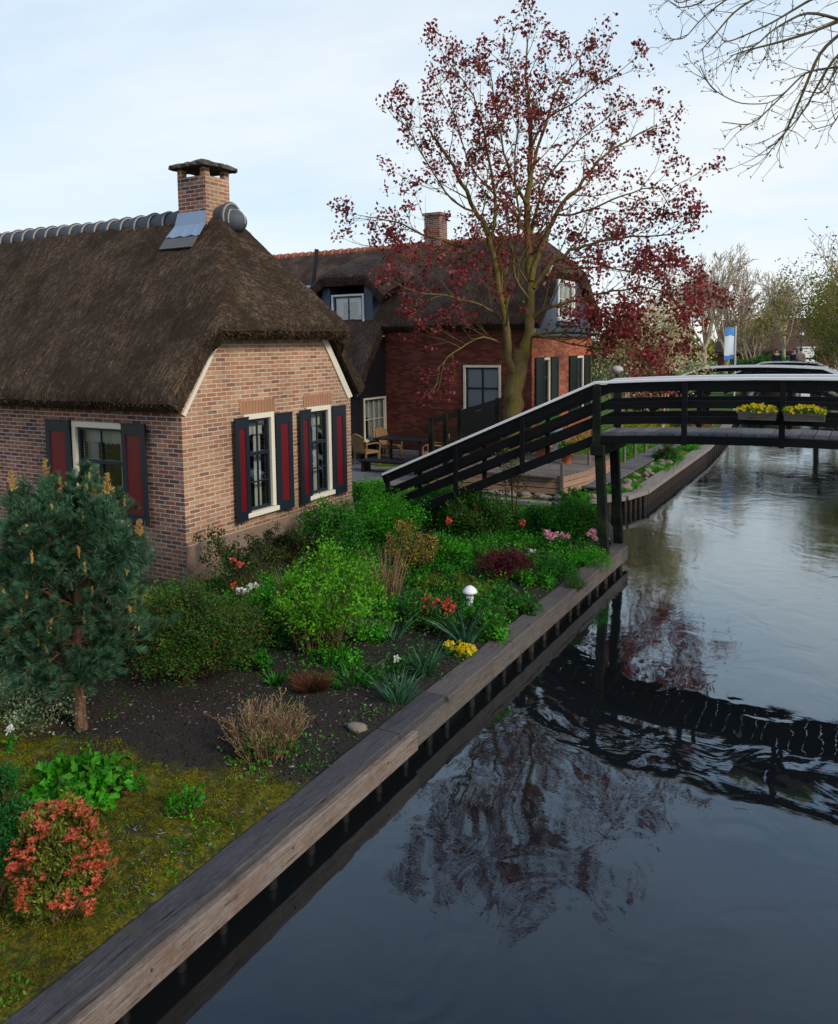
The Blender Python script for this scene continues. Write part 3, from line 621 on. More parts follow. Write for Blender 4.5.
# ================================================================== THATCH BUILDER
def thatch(name, mat, par, fz, x0, x1, y0, y1, nx, ny, thick=.30, rim=.14, tips=9000, label=None, cuts=(1, 1, 1, 1), slope_axis='y', yc=None, nz=.035):
    """fz gives the outer surface. The skin is closed: outer sheet, rim, inner sheet set `thick` below (measured square to the slope)."""
    ys = np.linspace(y0, y1, ny); xe = np.array([x1(y_) for y_ in ys]) if callable(x1) else np.full(ny, x1); sx_ = np.linspace(0, 1, nx)[:, None]; XX = x0 + (xe[None] - x0) * sx_; YG = np.repeat(ys[None], nx, 0); Zt = fz(XX, YG)
    e = 1e-3; gx = (fz(XX + e, YG) - fz(XX - e, YG)) / (2 * e); gy = (fz(XX, YG + e) - fz(XX, YG - e)) / (2 * e)
    nrm = np.stack([-gx, -gy, np.ones_like(gx)], -1); nrm /= np.linalg.norm(nrm, axis=-1)[..., None]
    P = np.stack([XX, YG, Zt], -1); Pn = P.reshape(-1, 3)
    dis = (nz * fbm(Pn, 1.3, 3) + .010 * fbm(Pn * np.array([1, 1, .5]), 11, 2)).reshape(Zt.shape)
    d = np.full(Zt.shape, 9.)
    if cuts[0]: d = np.minimum(d, XX - x0)
    if cuts[1]: d = np.minimum(d, xe[None] - XX)
    if cuts[2]: d = np.minimum(d, YG - y0)
    if cuts[3]: d = np.minimum(d, y1 - YG)
    rd = np.clip(1 - d / rim, 0, 1); dis = dis - rim * .55 * (1 - np.sqrt(np.clip(1 - rd * rd, 0, 1)))
    O = P + nrm * dis[..., None]; I = P - nrm * thick
    arc = np.abs(YG - (yc if yc is not None else (y0 + y1) / 2)) * 1.55 if slope_axis == 'y' else np.abs(XX)
    uv = np.stack([XX + .25 * np.sin(YG), arc + Zt * .2], -1)
    mb = MB(); mb.grid(O, uv=uv); mb.grid(I, flip=True, uv=uv * 1.3)
    for (A_, B_, fl) in ((O[0], I[0], 0), (O[-1], I[-1], 1), (O[:, 0], I[:, 0], 1), (O[:, -1], I[:, -1], 0)):
        G = np.stack([A_ * (1 - t_) + B_ * t_ for t_ in (0, .33, .66, 1)], 1); G[:, 1:3] += .012 * fbm(G[:, 1:3].reshape(-1, 3), 12, 2).reshape(len(G), 2, 1)
        mb.grid(G, flip=bool(fl))
    o = mb.build(name, mat, par)
    # straw ends
    k = tips; i = rng.integers(0, nx - 1, k); j = rng.integers(0, ny - 1, k); B = O[i, j] + (O[i + 1, j + 1] - O[i, j]) * rng.random((k, 1)); nn = nrm[i, j]
    down = np.stack([gx[i, j], gy[i, j], gx[i, j] ** 2 + gy[i, j] ** 2], -1) * -1; down /= np.linalg.norm(down, axis=1)[:, None] + 1e-6
    D = down + nn * rng.uniform(.03, .22, (k, 1)) + unit(k) * .18
    ms = MB(); ms.leaves(B - nn * .006, D, nn + unit(k) * .3, rng.uniform(.03, .10, k), rng.uniform(.005, .011, k), fold=0)
    # fringe along cut edges
    for (A_, B_, c_) in ((O[0], I[0], cuts[0]), (O[-1], I[-1], cuts[1]), (O[:, 0], I[:, 0], cuts[2]), (O[:, -1], I[:, -1], cuts[3])):
        if not c_: continue
        n = 2600; s_ = rng.random(n) * (len(A_) - 1.01); k0 = s_.astype(int); fr = (s_ - k0)[:, None]; t_ = rng.random((n, 1))
        a = A_[k0] * (1 - fr) + A_[k0 + 1] * fr; b_ = B_[k0] * (1 - fr) + B_[k0 + 1] * fr; C = a * (1 - t_) + b_ * t_
        out = (a - O.reshape(-1, 3).mean(0)) * np.array([1, 1, 0]); out /= np.linalg.norm(out, axis=1)[:, None]
        ms.leaves(C, out * .5 + np.array([0, 0, -1.]) * .8 + unit(n) * .3, unit(n), rng.uniform(.02, .06, n), .008, fold=0)
    ms.build('straw_ends', M['straw'], o)
    return o

def smin(a, b, k): 
    h = np.clip(.5 + .5 * (b - a) / k, 0, 1); return b * (1 - h) + a * h - k * h * (1 - h)

# ================================================================== COTTAGE (near, salmon brick, thatched)
cot = thing('thatched_cottage', 'near cottage of salmon brick under a low brown thatched roof, navy shutters with red panels', 'cottage', (-11, 10.5, .5))
XG = -8.73; YC = 10.57
holes = [(9.70, 10.44, 1.30, 2.97), (11.34, 12.06, 1.30, 2.97)]
gable = [(8.40, .2), (12.75, .2), (12.75, 3.12), (11.88, 4.34), (9.28, 4.34), (8.40, 3.12)]
wall(gable, holes, 'X', XG).build('gable_wall', M['brick'], cot)
hs = [(-11.14, -9.90, 1.32, 2.90)]
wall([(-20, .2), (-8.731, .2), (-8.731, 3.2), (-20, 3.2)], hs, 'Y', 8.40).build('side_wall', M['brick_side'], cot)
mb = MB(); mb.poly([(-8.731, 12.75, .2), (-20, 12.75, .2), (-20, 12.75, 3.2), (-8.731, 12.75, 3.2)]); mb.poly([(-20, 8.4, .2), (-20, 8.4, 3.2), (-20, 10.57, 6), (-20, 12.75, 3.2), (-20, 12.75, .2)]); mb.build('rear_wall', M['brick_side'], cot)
mb = MB(); mb.box((XG + .006, 10.575, .68), (.03, 4.352, .86), grain=False); mb.build('plinth', M['plinth'], cot)
for i, (a, b, c, d) in enumerate(holes):
    place_window(cot, 'X', XG, a, b, c, d, M['cream'], M['navy'], fw=.085)
    mb = MB()
    for k in range(12):
        w_ = (b - a + .14) / 12; mb.box((XG + .004, a - .07 + w_ * (k + .5), d + .112), (.02, w_ - .010, .205), grain=False)
    mb.build('lintel', flat_mat('lintel_brick_%d' % i, (.50, .26, .155), .9, .1, var=.6, bs=9), cot)
for (a, b, hg) in ((9.41, 9.77, 'a'), (10.46, 10.83, 'b'), (11.05, 11.41, 'a'), (12.08, 12.44, 'b')):
    place_shutter(cot, 'X', XG, a, b, 1.28, 2.92, M['navy'], M['red'], hinge_at=('b' if hg == 'a' else 'a'), ajar=.12)
a, b, c, d = hs[0]
place_window(cot, 'Y', 8.40, a, b, c, d, M['cream'], M['navy'], fw=.085)
place_shutter(cot, 'Y', 8.40, -9.95, -9.40, 1.38, 2.90, M['navy'], M['red'], 'a', .06)
place_shutter(cot, 'Y', 8.40, -11.71, -11.16, 1.38, 2.90, M['navy'], M['red'], 'b', .06)
# roof: side slopes and the half hip over the gable
ZR = 6.36; SL = 1.31
def side1(y): return ZR - SL * (np.sqrt((y - YC) ** 2 + .05) - .22)
def f_main(x, y):
    s_ = side1(y); hip = 6.22 - 1.42 * (x + 9.62)
    return smin(s_, hip, .22) 
# main body ends at the verge; the hip skirt hangs over the gable top
roof = thatch('roof', M['thatch'], cot, f_main, -20, lambda y: -8.30 - .30 * min(1, max(0, (abs(y - 10.60) - 1.62) / .30)) ** 1.5, 8.02, 13.12, 196, 110, thick=.30, tips=26000, cuts=(0, 1, 1, 1), yc=YC)
def f_hip(x, y): return f_main(x, y) + .01
if False: thatch('hip_thatch', M['thatch'], roof, f_hip, -9.15, -8.30, 8.86, 12.42, 16, 66, thick=.28, tips=3000, cuts=(0, 1, 1, 1), yc=YC, rim=.07)
for (ya, yb) in ((9.30, 8.40), (11.90, 12.79)):
    mb = MB(); bwid = -.055 if yb < ya else -.15
    sg = -1 if yb < ya else 1; z0, z1 = 4.34, 3.08
    V = [(XG + o_, y_ + sg * w_, z_) for o_ in (.0, .03) for (y_, z_, w_) in ((ya, z0, 0), (yb, z1, 0), (yb, z1 - .03, bwid), (ya, z0 - .02, bwid))]
    mb.add(V, [[0, 1, 2, 3], [4, 7, 6, 5], [0, 4, 5, 1], [1, 5, 6, 2], [2, 6, 7, 3], [3, 7, 4, 0]])
    mb.build('bargeboard', M['cream'], cot)
# ridge tiles, half round, overlapping, bedded in pale mortar
def ridge_tiles(x0, x1, y, zf, r, L, name, mat, par):
    mb = MB(); mo = MB(); n = int(round((x1 - x0) / L)); th = np.linspace(-.12 * math.pi, 1.12 * math.pi, 14)
    for k in range(n):
        xa = x0 + k * L; z = zf(xa + L / 2)
        for (a_, b_, ra, rb) in ((xa, xa + L * 1.02, r * .86 * rng.uniform(.97, 1.03), r * 1.16 * rng.uniform(.97, 1.03)),):
            G = np.array([[(x_, y + r_ * math.cos(t_) * 1.0, z - .10 + r_ * math.sin(t_) * 1.05) for t_ in th] for (x_, r_) in ((a_, .0), (a_, ra), (a_ + .01, ra + .006), (b_ - .01, rb + .006), (b_, rb), (b_, 0.))]); mb.grid(G, smooth=False)
    for k in range(n):
        xb = x0 + (k + 1.0) * L; z = zf(xb - L / 2); mo.tube([(xb + .012, y + r * 1.06 * math.cos(t_), z - .10 + r * 1.10 * math.sin(t_)) for t_ in th], .016, 5)
    for sg in (-1, 1):
        xs_ = np.arange(x0, x1, .05); G = np.array([[(x_, y + sg * (r * 1.02 + .0), zf(x_) - .10 - .03 + .012 * math.sin(x_ * 31)), (x_, y + sg * (r * 1.16 + .01 * math.sin(x_ * 17)), zf(x_) - .16 + .014 * math.sin(x_ * 23)), (x_, y + sg * r * .9, zf(x_) - .25)] for x_ in xs_]); mo.grid(G)
    o = mb.build(name, mat, par); mo.build('mortar_bed', M['mortar'], o); return o
rz_ = lambda x: ZR - .02 + .015 * math.sin(x * 1.1)
ridge_tiles(-20.05, -9.60, YC, rz_, .212, .36, 'ridge_tiles', M['ridge'], roof)
mb = MB(); mb.ball((-9.60, YC, ZR - .18), .225, n=12, sc=(1.2, .98, .92)); en = mb.build('ridge_end_tile', M['ridge'], roof); mo = MB()
for a_ in (-1.2, 0.05, 1.2): mo.tube([(-9.60 + .275 * math.cos(e_) * math.cos(a_), YC + .226 * math.cos(e_) * math.sin(a_), ZR - .18 + .212 * math.sin(e_)) for e_ in np.linspace(-.2, 1.5, 10)], .014, 5)
mo.tube([(-9.66, YC + .23 * math.cos(e_), ZR - .18 + .214 * math.sin(e_)) for e_ in np.linspace(-.2, 3.3, 14)], .018, 5)
mo.build('mortar_bed', M['mortar'], roof)
# chimney
CXa, CXb, CYa, CYb = -10.50, -9.86, 10.22, 10.80
mb = MB()
mb.box(((CXa + CXb) / 2, (CYa + CYb) / 2, 6.42), (CXb - CXa, CYb - CYa, 1.06), grain=False)
for (x_, y_) in ((CXa, CYa), (CXb, CYa), (CXa, CYb), (CXb, CYb)):
    sx = .11 if x_ == CXa else -.11; sy = .11 if y_ == CYa else -.11; mb.box((x_ + sx / 2 * 1.0, y_ + sy / 2, 7.025), (.11, .11, .15), grain=False)
mb.poly([(CXa + .003, CYa - .003, 5.9), (CXb - .003, CYa - .003, 5.9), (CXb - .003, CYa - .003, 6.948), (CXa + .003, CYa - .003, 6.948)], m=1)  # overlay in the duller brick paints this face as shaded
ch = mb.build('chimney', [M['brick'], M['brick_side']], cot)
mb = MB(); Gs = []
for (za, gr) in ((7.10, .13), (7.15, .14), (7.19, .02)):
    ring = []
    for t_ in np.linspace(0, 2 * math.pi, 40, endpoint=False):
        cxx, cyy = math.cos(t_), math.sin(t_); s_ = 1 / max(abs(cxx), abs(cyy)); s_ = min(s_, 1.32)
        ring.append(((CXa + CXb) / 2 + cxx * s_ * ((CXb - CXa) / 2 + gr) + .012 * rng.normal(), (CYa + CYb) / 2 + cyy * s_ * ((CYb - CYa) / 2 + gr) + .012 * rng.normal(), za + .010 * rng.normal()))
    ring.append(ring[0]); Gs.append(ring)
mb.grid(np.array(Gs), smooth=False, flip=True); mb.poly(Gs[-1][:-1]); mb.poly(Gs[0][:-1][::-1]); mb.build('capstone', M['stone'], ch)
mb = MB(); n = 9
G = np.array([[(CXa - .03 * (k + .5) + (CXb - CXa + .06 * (k + .5)) * i / n, CYa - .012 - [0, .05, .24][k], [6.36, 6.14, 5.92][k] + (.014 * math.sin(i * 2.1) if k == 2 else 0)) for i in range(n + 1)] for k in range(3)]); mb.grid(G, smooth=False)
mb.build('lead_flashing', M['lead'], ch)
mb = MB()
for i in range(5):
    x_ = CXa + .0 + i * .15; mb.box((x_ - .02, 9.93, side1(9.93) + .07), (.148, .30, .022), grain=False, R3=Matrix.Rotation(math.atan(1.25), 3, 'X'))
mb.build('slate_apron', M['slate'], ch)

# ================================================================== FARMHOUSE (behind, red brick, thatched)
H2 = thing('thatched_farmhouse', 'larger red brick farmhouse behind with thatched dormer roof and orange ridge tiles', 'farmhouse', (-13, 24.5, .5))
X2, Y2, YB, Z2 = -8.64, 22.0, 27.7, 4.28
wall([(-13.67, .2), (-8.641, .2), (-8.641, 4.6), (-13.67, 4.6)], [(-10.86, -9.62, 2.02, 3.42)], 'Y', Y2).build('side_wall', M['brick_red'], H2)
place_window(H2, 'Y', Y2, -10.86, -9.62, 2.02, 3.42, M['cream'], M['navy'], fw=.07, rows=(.5,), meet=False, curtain='blue', bar=.05)
gh = [(22.85, 23.45, 1.7, 3.62), (25.95, 26.75, 1.7, 3.62)]
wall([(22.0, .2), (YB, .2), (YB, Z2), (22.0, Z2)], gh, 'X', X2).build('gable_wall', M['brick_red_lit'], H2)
for g_ in gh: place_window(H2, 'X', X2, *g_, M['cream'], M['navy'], fw=.07, rows=(.3, .65), curtain='white')
for (a, b) in ((22.2, 22.82), (23.5, 24.1), (25.25, 25.92), (26.8, 27.4)): place_shutter(H2, 'X', X2, a, b, 1.7, 3.62, M['green_black'], M['green_black'], 'a', .03)
mb = MB(); mb.poly([(-22, YB, .2), (X2, YB, .2), (X2, YB, 4.4), (-22, YB, 4.4)][::-1]); mb.build('rear_wall', M['brick_red'], H2)
# boarded upper gable
wall([(22.0, Z2 + .002), (YB, Z2 + .002), (26.2, 6.35), (23.5, 6.35)], [(24.1, 25.7, 4.75, 6.05)], 'X', X2 + .03).build('boarded_gable', M['blue_grey'], H2)
place_window(H2, 'X', X2 + .03, 24.1, 25.7, 4.75, 6.05, M['white'], M['white'], fw=.09, cols=3, rows=(.45,), meet=False, curtain='white')
mb = MB(); mb.box((X2 + .06, 24.85, Z2 + .06), (.09, 5.7, .14)); mb.box((X2 + .07, 24.9, 4.66), (.12, 1.9, .08)); mb.build('gable_ledge', M['blue_grey'], H2)
for (ya, za, yb, zb) in ((23.35, 6.45, 21.75, 4.3), (26.35, 6.45, 27.95, 4.3)):
    mb = MB(); mb.beam((X2 + .10, ya, za), (X2 + .10, yb, zb), .05, .20); mb.build('bargeboard', M['cream'], H2)
YC2, ZR2, YE = 24.85, 7.52, 21.62
def s2(x, y):
    a = np.sqrt((y - YC2) ** 2 + .06) - .24
    front = ZR2 - .93 * a; ex = np.clip(YE + .1 - y, 0, 9)
    return front - ex * .35
def f2(x, y): return smin(s2(x, y), 7.45 - 1.15 * (x + 9.35), .25)
r2 = thatch('roof', M['thatch2'], H2, f2, -23, -8.34, YE, 28.1, 150, 80, thick=.34, tips=12000, cuts=(0, 1, 1, 1), yc=YC2)
thatch('outshot_thatch', M['thatch2'], r2, lambda x, y: s2(x, y) - .0 + np.clip((-13.9 - x) * .05, -.2, 0), -23, -13.62, 20.05, 22.3, 90, 26, thick=.34, tips=5000, cuts=(0, 1, 1, 0), yc=YC2)
ridge_tiles(-23, -9.3, YC2, lambda x: ZR2 + .02, .17, .36, 'ridge_tiles', M['redtile'], r2)
# outshot side: black boards and a white window
mb = MB()
for k in range(22):
    z = .45 + k * .17; yl = 20.45
    top = float(s2(np.array(-13.7), np.array(20.45)))
    # boards shorten under the slope
    if z + .17 > top - .45: yl = 20.45 + (z + .17 - top + .45) / 1.28
    if yl < 21.95 and not (.95 < z < 2.25): mb.box((-13.68, (yl + 21.99) / 2, z + .083), (.03, 21.99 - yl, .163))
mb.box((-13.68, 20.55, 1.7), (.035, .2, 1.5)); mb.build('boarded_side', M['black'], H2)
place_window(H2, 'X', -13.67, 20.66, 21.96, 1.05, 2.42, M['cream'], M['cream'], fw=.06, cols=4, rows=(.5,), meet=False, curtain='white', sash_w=.03)
wall([(-23, .2), (-13.69, .2), (-13.69, 2.6), (-23, 2.6)], [], 'Y', 20.45).build('outshot_wall', M['black'], H2)
# dormer
def fh(x, y):
    u_ = (x + 14.95); top = 6.32 + .36 * (y - 21.4)
    return top - .9 * np.clip(np.abs(u_) - .85, 0, 9) ** 1.3
dm = thatch('dormer', M['thatch2'], H2, fh, -16.6, -13.3, 21.42, 24.6, 50, 46, thick=.36, tips=3500, cuts=(0, 0, 1, 0), yc=YC2, nz=.03)
place_window(dm, 'Y', 21.75, -15.55, -14.28, 4.62, 5.72, M['white'], M['blue_grey'], fw=.06, cols=2, rows=(), meet=False, curtain='lace', sash_w=.06)
mb = MB()
for x_ in (-15.78, -14.12): mb = MB(); mb.box((x_, 22.3, 5.25), (.32, 1.1, 1.4)); mb.build('cheek', M['blue_grey'], dm)
mb = MB(); mb.box((-14.95, 21.72, 4.50), (1.9, .2, .14)); mb.build('ledge', M['blue_grey'], dm)
mb = MB(); mb.tube([(-17.1, 22.7, 5.9), (-17.0, 22.7, 6.35), (-16.9, 22.8, 7.4)], .075, 10); mb.build('flue_pipe', M['iron'], H2)
mb = MB(); mb.box((-17.2, 22.55, 6.0), (.35, .35, .12), R3=Matrix.Rotation(.75, 3, 'X')); mb.build('flue_flashing', M['lead'], H2)
mb = MB(); mb.box((-13.3, 24.85, 7.85), (.60, .55, 1.36), grain=False); mb.box((-13.3, 24.85, 8.52), (.70, .65, .09), grain=False); mb.build('chimney', M['brick_side'], H2)
mb = MB(); mb.box((-11.3, 21.9, .63), (4.6, .16, .14), grain=False); mb.build('plinth', M['mortar'], H2)

# ================================================================== FOOTBRIDGES
def footbridge(label, y0, y1, xl, xr, zl, camber, caph, rampl, rampr, step, detail, tilt_legs=.06, mid_white=None):
    xm, hw = (xl + xr) / 2, (xr - xl) / 2
    br = thing('footbridge', label, 'footbridge', (xm, (y0 + y1) / 2, 0), 'footbridges over the canal' if False else None)
    dz = lambda x: zl + camber * (1 - ((x - xm) / hw) ** 2) if xl <= x <= xr else (zl - (xl - x) * rampl[1] if x < xl else zl - (x - xr) * rampr[1])
    xa, xb = xl - rampl[0], xr + rampr[0]
    # deck
    mb = MB()
    for x in np.arange(xa, xb, .205 if detail else .4):
        w_ = .192 if detail else .37; sl_ = math.atan((dz(x + .1) - dz(x)) / .1) if x + .1 < xb else 0
        mb.box((x + w_ / 2, (y0 + y1) / 2, dz(x + w_ / 2) - .02 + rng.normal() * .002), (w_, y1 - y0 - .10, .04), R3=Matrix.Rotation(-sl_, 3, 'Y'))
    mb.build('deck', M['deck'], br, bevel=.004 if detail else 0)
    xs = [xa, xl] + list(np.linspace(xl, xr, 9)[1:]) + [xb]
    for y in (y0, y1):
        fr = -1 if y == y0 else 1
        for (o0, o1, nm, mt) in ((-.155, -.025, 'beam', 'bridge'), (.17 * caph / .9, .29 * caph / .9, 'rail_board', 'bridge'), (.42 * caph / .9, .54 * caph / .9, 'rail_board', 'bridge'), (.70 * caph / .9, .84 * caph / .9, 'rail_board', 'bridge')):
            mb = MB()
            for a, b in zip(xs[:-1], xs[1:]):
                big = .03 if (b <= xl or a >= xr) else 0
                mb.beam((a, y, dz(a) + (o0 + o1) / 2), (b, y, dz(b) + (o0 + o1) / 2), .09 if nm == 'beam' else .035, o1 - o0 + big)
            mb.build(nm, M[mt], br, bevel=.004 if detail else 0)
        mb = MB()
        for a, b in zip(xs[:-1], xs[1:]): mb.beam((a - .002, y, dz(a) + caph - .02), (b + .002, y, dz(b) + caph - .02), .12, .045 if detail else .075)
        mb.build('handrail', M['bridge_cap'], br, bevel=.006 if detail else 0)
        px = list(np.arange(xl + .04, xr, step)) + [xr]
        if rampl[0] > 1: px = [xa + .12, xa + .12 + (rampl[0] - .1) * .36, xa + .12 + (rampl[0] - .1) * .68] + px
        if rampr[0] > 1: px = px + [xb - .12, xb - .12 - rampr[0] * .36, xb - .12 - rampr[0] * .68]
        for x in px:
            big = abs(x - xl - .04) < .01 or x == xr
            mb = MB(); w_ = .13 if big else .085
            mb.box((x, y + fr * .042, dz(x) + (caph - .05) / 2 - .10), (w_, .05 if not big else .07, caph + .10)); mb.build('post', M['bridge_post'] if big else M['bridge'], br, bevel=.004 if detail else 0)
    for (x, s_) in ((xl + .13, 1), (xr - .13, -1)):
        mb = MB(); mb.beam((x - .06, y0 - .14, zl - .25), (x - .06, y1 + .14, zl - .25), .22, .18); mb.build('crossbeam', M['bridge_post'], br, bevel=.005)
        for yy, zz_ in ((y0 + .02, 0), (y1 - .30, 0)):
            mb = MB(); mb.beam((x - .05 + s_ * .0, yy, zl - .34), (x + s_ * tilt_legs, yy - .03, .30 if detail and s_ == 1 else -.6), .13, .15, up=(1, 0, 0)); mb.build('leg', M['bridge_post'], br, bevel=.006 if detail else 0)
    return br
fb = footbridge('near black arched footbridge with white handrails and two yellow flower boxes on its side', 13.22, 14.42, -4.05, 2.65, 2.50, .10, .90, (4.25, .437), (4.1, .437), 1.43, True)
footbridge('second footbridge up the canal, seen just over the handrail of the near one', 37, 38.3, -6.55, -1.75, 1.95, .08, .95, (3.0, .42), (3.2, .42), 2.4, False)
footbridge('farthest footbridge, with three people standing on it', 55, 56.3, -6.1, -3.0, 1.72, .06, .95, (2.2, .42), (2.6, .42), 1.5, False)
mb = MB(); mb.box((-8.42, 13.82, .50), (.5, 1.5, .12)); mb.build('ramp_step', M['terrace'], fb, bevel=.01)

# flower boxes on the near bridge
def flower_box(x0, x1, y, z, label):
    o = thing('flower_box', label, 'flower box', ((x0 + x1) / 2, y, z), 'yellow flower boxes on the near footbridge')
    mb = MB(); L = x1 - x0; xm = (x0 + x1) / 2
    for k in range(3): mb.box((xm, y - .10, z + .02 + k * .042), (L * (.92 + .04 * k), .015, .038)); mb.box((xm, y + .08, z + .02 + k * .042), (L * (.92 + .04 * k), .015, .038))
    for x in (x0 + .015, x1 - .015): mb.box((x, y - .01, z + .06), (.015, .17, .12))
    mb.box((xm, y - .01, z + .005), (L - .04, .17, .012)); mb.box((xm, y - .01, z + .10), (L - .04, .16, .012)); mb.build('box', M['quay_old'], o)
    for x in (x0 + .1, x1 - .1):
        mb = MB(); mb.tube([(x, y - .11, z + .1), (x, y + .0, z + .14), (x, 13.22 - .02, z + .16)], .006, 5); mb.build('bracket', M['iron'], o)
    n = 900; C = np.stack([rng.uniform(x0, x1, n), y + rng.normal(0, .06, n), z + .09 + rng.random(n) * .10], 1)
    mb = MB(); mb.leaves(C, unit(n) + [0, 0, .5], unit(n), .045, .018); mb.build('foliage', M['l_mid'], o)
    n = 120; ux = rng.uniform(0, 1, n); C = np.stack([x0 + (x1 - x0) * ux, y - .02 + rng.normal(0, .06, n), z + .12 + rng.random(n) * .12 * np.sin(np.pi * (ux * .9 + .05)) ** .5], 1)
    mb = MB()
    for c_ in C:
        k = 9; a_ = np.linspace(0, 2 * math.pi, k, endpoint=False); D = np.stack([np.cos(a_), -.35 + np.zeros(k), np.sin(a_)], 1)
        mb.leaves(np.repeat(c_[None], k, 0), D, np.tile([0, -1., .4], (k, 1)), .026, .017)
    mb.build('flowers', M['yellow'], o)
flower_box(-1.76, -1.21, 13.06, 2.86, 'left yellow flower box hung outside the near bridge rail, farther from the frame edge')
flower_box(-1.12, -.56, 13.06, 2.86, 'right yellow flower box hung outside the near bridge rail, at the edge of the photo')
# ================================================================== TREES
def grow(S, T, p, d, L, r, lev, mx, up=.1, ratio=.62, nch=5, ang=(30, 55), wob=.12, start=.25):
    """records segments in S and tips in T"""
    n = max(2, min(7, int(L / .35) + 1)); q = np.array(p, float); d = np.array(d, float) / np.linalg.norm(d); pts = [(q.copy(), d.copy(), r)]
    for i in range(n):
        d = d + rng.normal(size=3) * wob + np.array([0, 0, up]) ; d /= np.linalg.norm(d)
        q2 = q + d * L / n; ra = r * (1 - .75 * i / n); rb = r * (1 - .75 * (i + 1) / n)
        S.append((q, q2, max(ra, .003), max(rb, .002))); q = q2; pts.append((q.copy(), d.copy(), rb))
    if lev >= mx: T.append((q, d)); return
    for k in range(nch):
        t_ = start + (1 - start) * (k + rng.random()) / nch; i = min(n - 1, int(t_ * n)); fr = t_ * n - i
        b = pts[i][0] * (1 - fr) + pts[i + 1][0] * fr; dd = pts[i][1]; a = R(rng.uniform(*ang)); ax = np.cross(dd, rng.normal(size=3)); ax /= np.linalg.norm(ax)
        nd = dd * math.cos(a) + ax * math.sin(a); grow(S, T, b, nd, L * ratio * (1.15 - .5 * t_) * rng.uniform(.7, 1.2), pts[i][2] * .55, lev + 1, mx, up, ratio, nch, ang, wob, .15)
    T.append((q, d))
def sticks_of(mb, S, sides=5, m=0):
    mb.sticks([s[0] for s in S], [s[1] for s in S], [s[2] for s in S], [s[3] for s in S], sides, m)
def leaf_tufts(mb, P, n, rad, L, W, up=.2, m=0, flat=0):
    P = np.asarray(P); C = np.repeat(P, n, 0) + rng.normal(size=(len(P) * n, 3)) * rad * np.array([1, 1, 1 - flat * .6])
    k = len(C); mb.leaves(C, unit(k) + [0, 0, up * .3], unit(k) * .8 + [0, 0, up], L * rng.uniform(.6, 1.3, k), W * rng.uniform(.7, 1.2, k), m)
def polyline(px, d0, d1):
    n = len(px); return np.array([atd(x, y, d0 + (d1 - d0) * (i / (n - 1)) ** 1.3) for i, (x, y) in enumerate(px)])

# red maple by the farmhouse
mp_ = thing('maple_tree', 'tall open maple with dark red young leaves in front of the red brick farmhouse', 'tree', (-8.5, 20.4, .5))
tr = MB(); S = []; T = []
limbs = [
 ([(515, 468), (514, 430), (513, 405), (516, 380), (522, 352)], 0, 0, .37, .24, 22),
 ([(515, 385), (511, 366), (503, 325), (496, 278), (488, 234), (474, 203), (451, 162), (429, 128), (418, 112)], 0, -1.3, .20, .03, 22),
 ([(524, 356), (530, 330), (532, 287), (526, 237), (528, 187), (530, 156), (533, 119), (530, 90), (524, 50), (527, 14)], 0, .3, .235, .02, 22),
 ([(495, 278), (486, 262), (467, 244), (440, 234), (418, 229), (388, 213), (352, 208)], 0, -1.5, .10, .015, 22),
 ([(497, 285), (505, 262), (510, 245), (508, 222), (503, 196)], 0, 1.5, .085, .02, 22),
 ([(488, 236), (494, 200), (487, 150), (478, 110), (468, 76), (448, 48), (436, 36)], -.3, .8, .075, .012, 21.8),
 ([(532, 276), (545, 237), (556, 206), (582, 178), (604, 148), (640, 124), (668, 110)], 0, 1.2, .13, .018, 22),
 ([(534, 284), (553, 259), (582, 241), (604, 234), (648, 229), (694, 224)], 0, -1.0, .12, .016, 22),
 ([(530, 318), (550, 304), (582, 297), (612, 287), (650, 284), (700, 292)], 0, -1.6, .10, .015, 22),
 ([(526, 338), (553, 331), (588, 331), (618, 338), (642, 356)], 0, -1.8, .10, .018, 22),
 ([(500, 318), (477, 301), (440, 294), (404, 288), (378, 274)], 0, -1.8, .07, .012, 22),
 ([(540, 335), (580, 345), (620, 352), (650, 366), (664, 378)], -.8, -2.0, .05, .012, 22),
 ([(582, 297), (620, 312), (650, 322), (676, 345)], -.6, -1.5, .05, .012, 22),
 ([(505, 345), (474, 335), (450, 355), (436, 372)], 0, -1.4, .06, .012, 22),
 ([(529, 170), (545, 110), (560, 72), (578, 45), (594, 24)], 0, 1.0, .07, .012, 22),
 ([(528, 196), (506, 158), (497, 118), (492, 78), (488, 52)], 0, -.9, .06, .012, 22),
 ([(524, 222), (512, 200), (496, 190), (462, 150), (448, 96), (425, 62)], 0, 1.8, .06, .012, 22),
 ([(473, 203), (450, 196), (425, 160), (400, 118), (388, 98)], -.8, -2.0, .05, .012, 22),
 ([(526, 252), (534, 210), (550, 165), (590, 120), (634, 88)], .2, 2.4, .08, .012, 22),
 ([(556, 206), (580, 206), (620, 190), (660, 176), (690, 182)], .3, -1.4, .06, .012, 22),
 ([(522, 300), (560, 262), (610, 262), (660, 270), (716, 296)], 0, 1.8, .07, .012, 22),
 ([(533, 130), (550, 100), (580, 85), (610, 62), (628, 54)], 0, -1.3, .05, .01, 22),
 ([(467, 244), (440, 260), (415, 262), (384, 252), (358, 236)], -.5, .8, .04, .01, 22),
 ([(532, 300), (510, 270), (520, 210), (512, 150), (520, 96), (506, 30)], 0, -1.8, .07, .01, 22)]
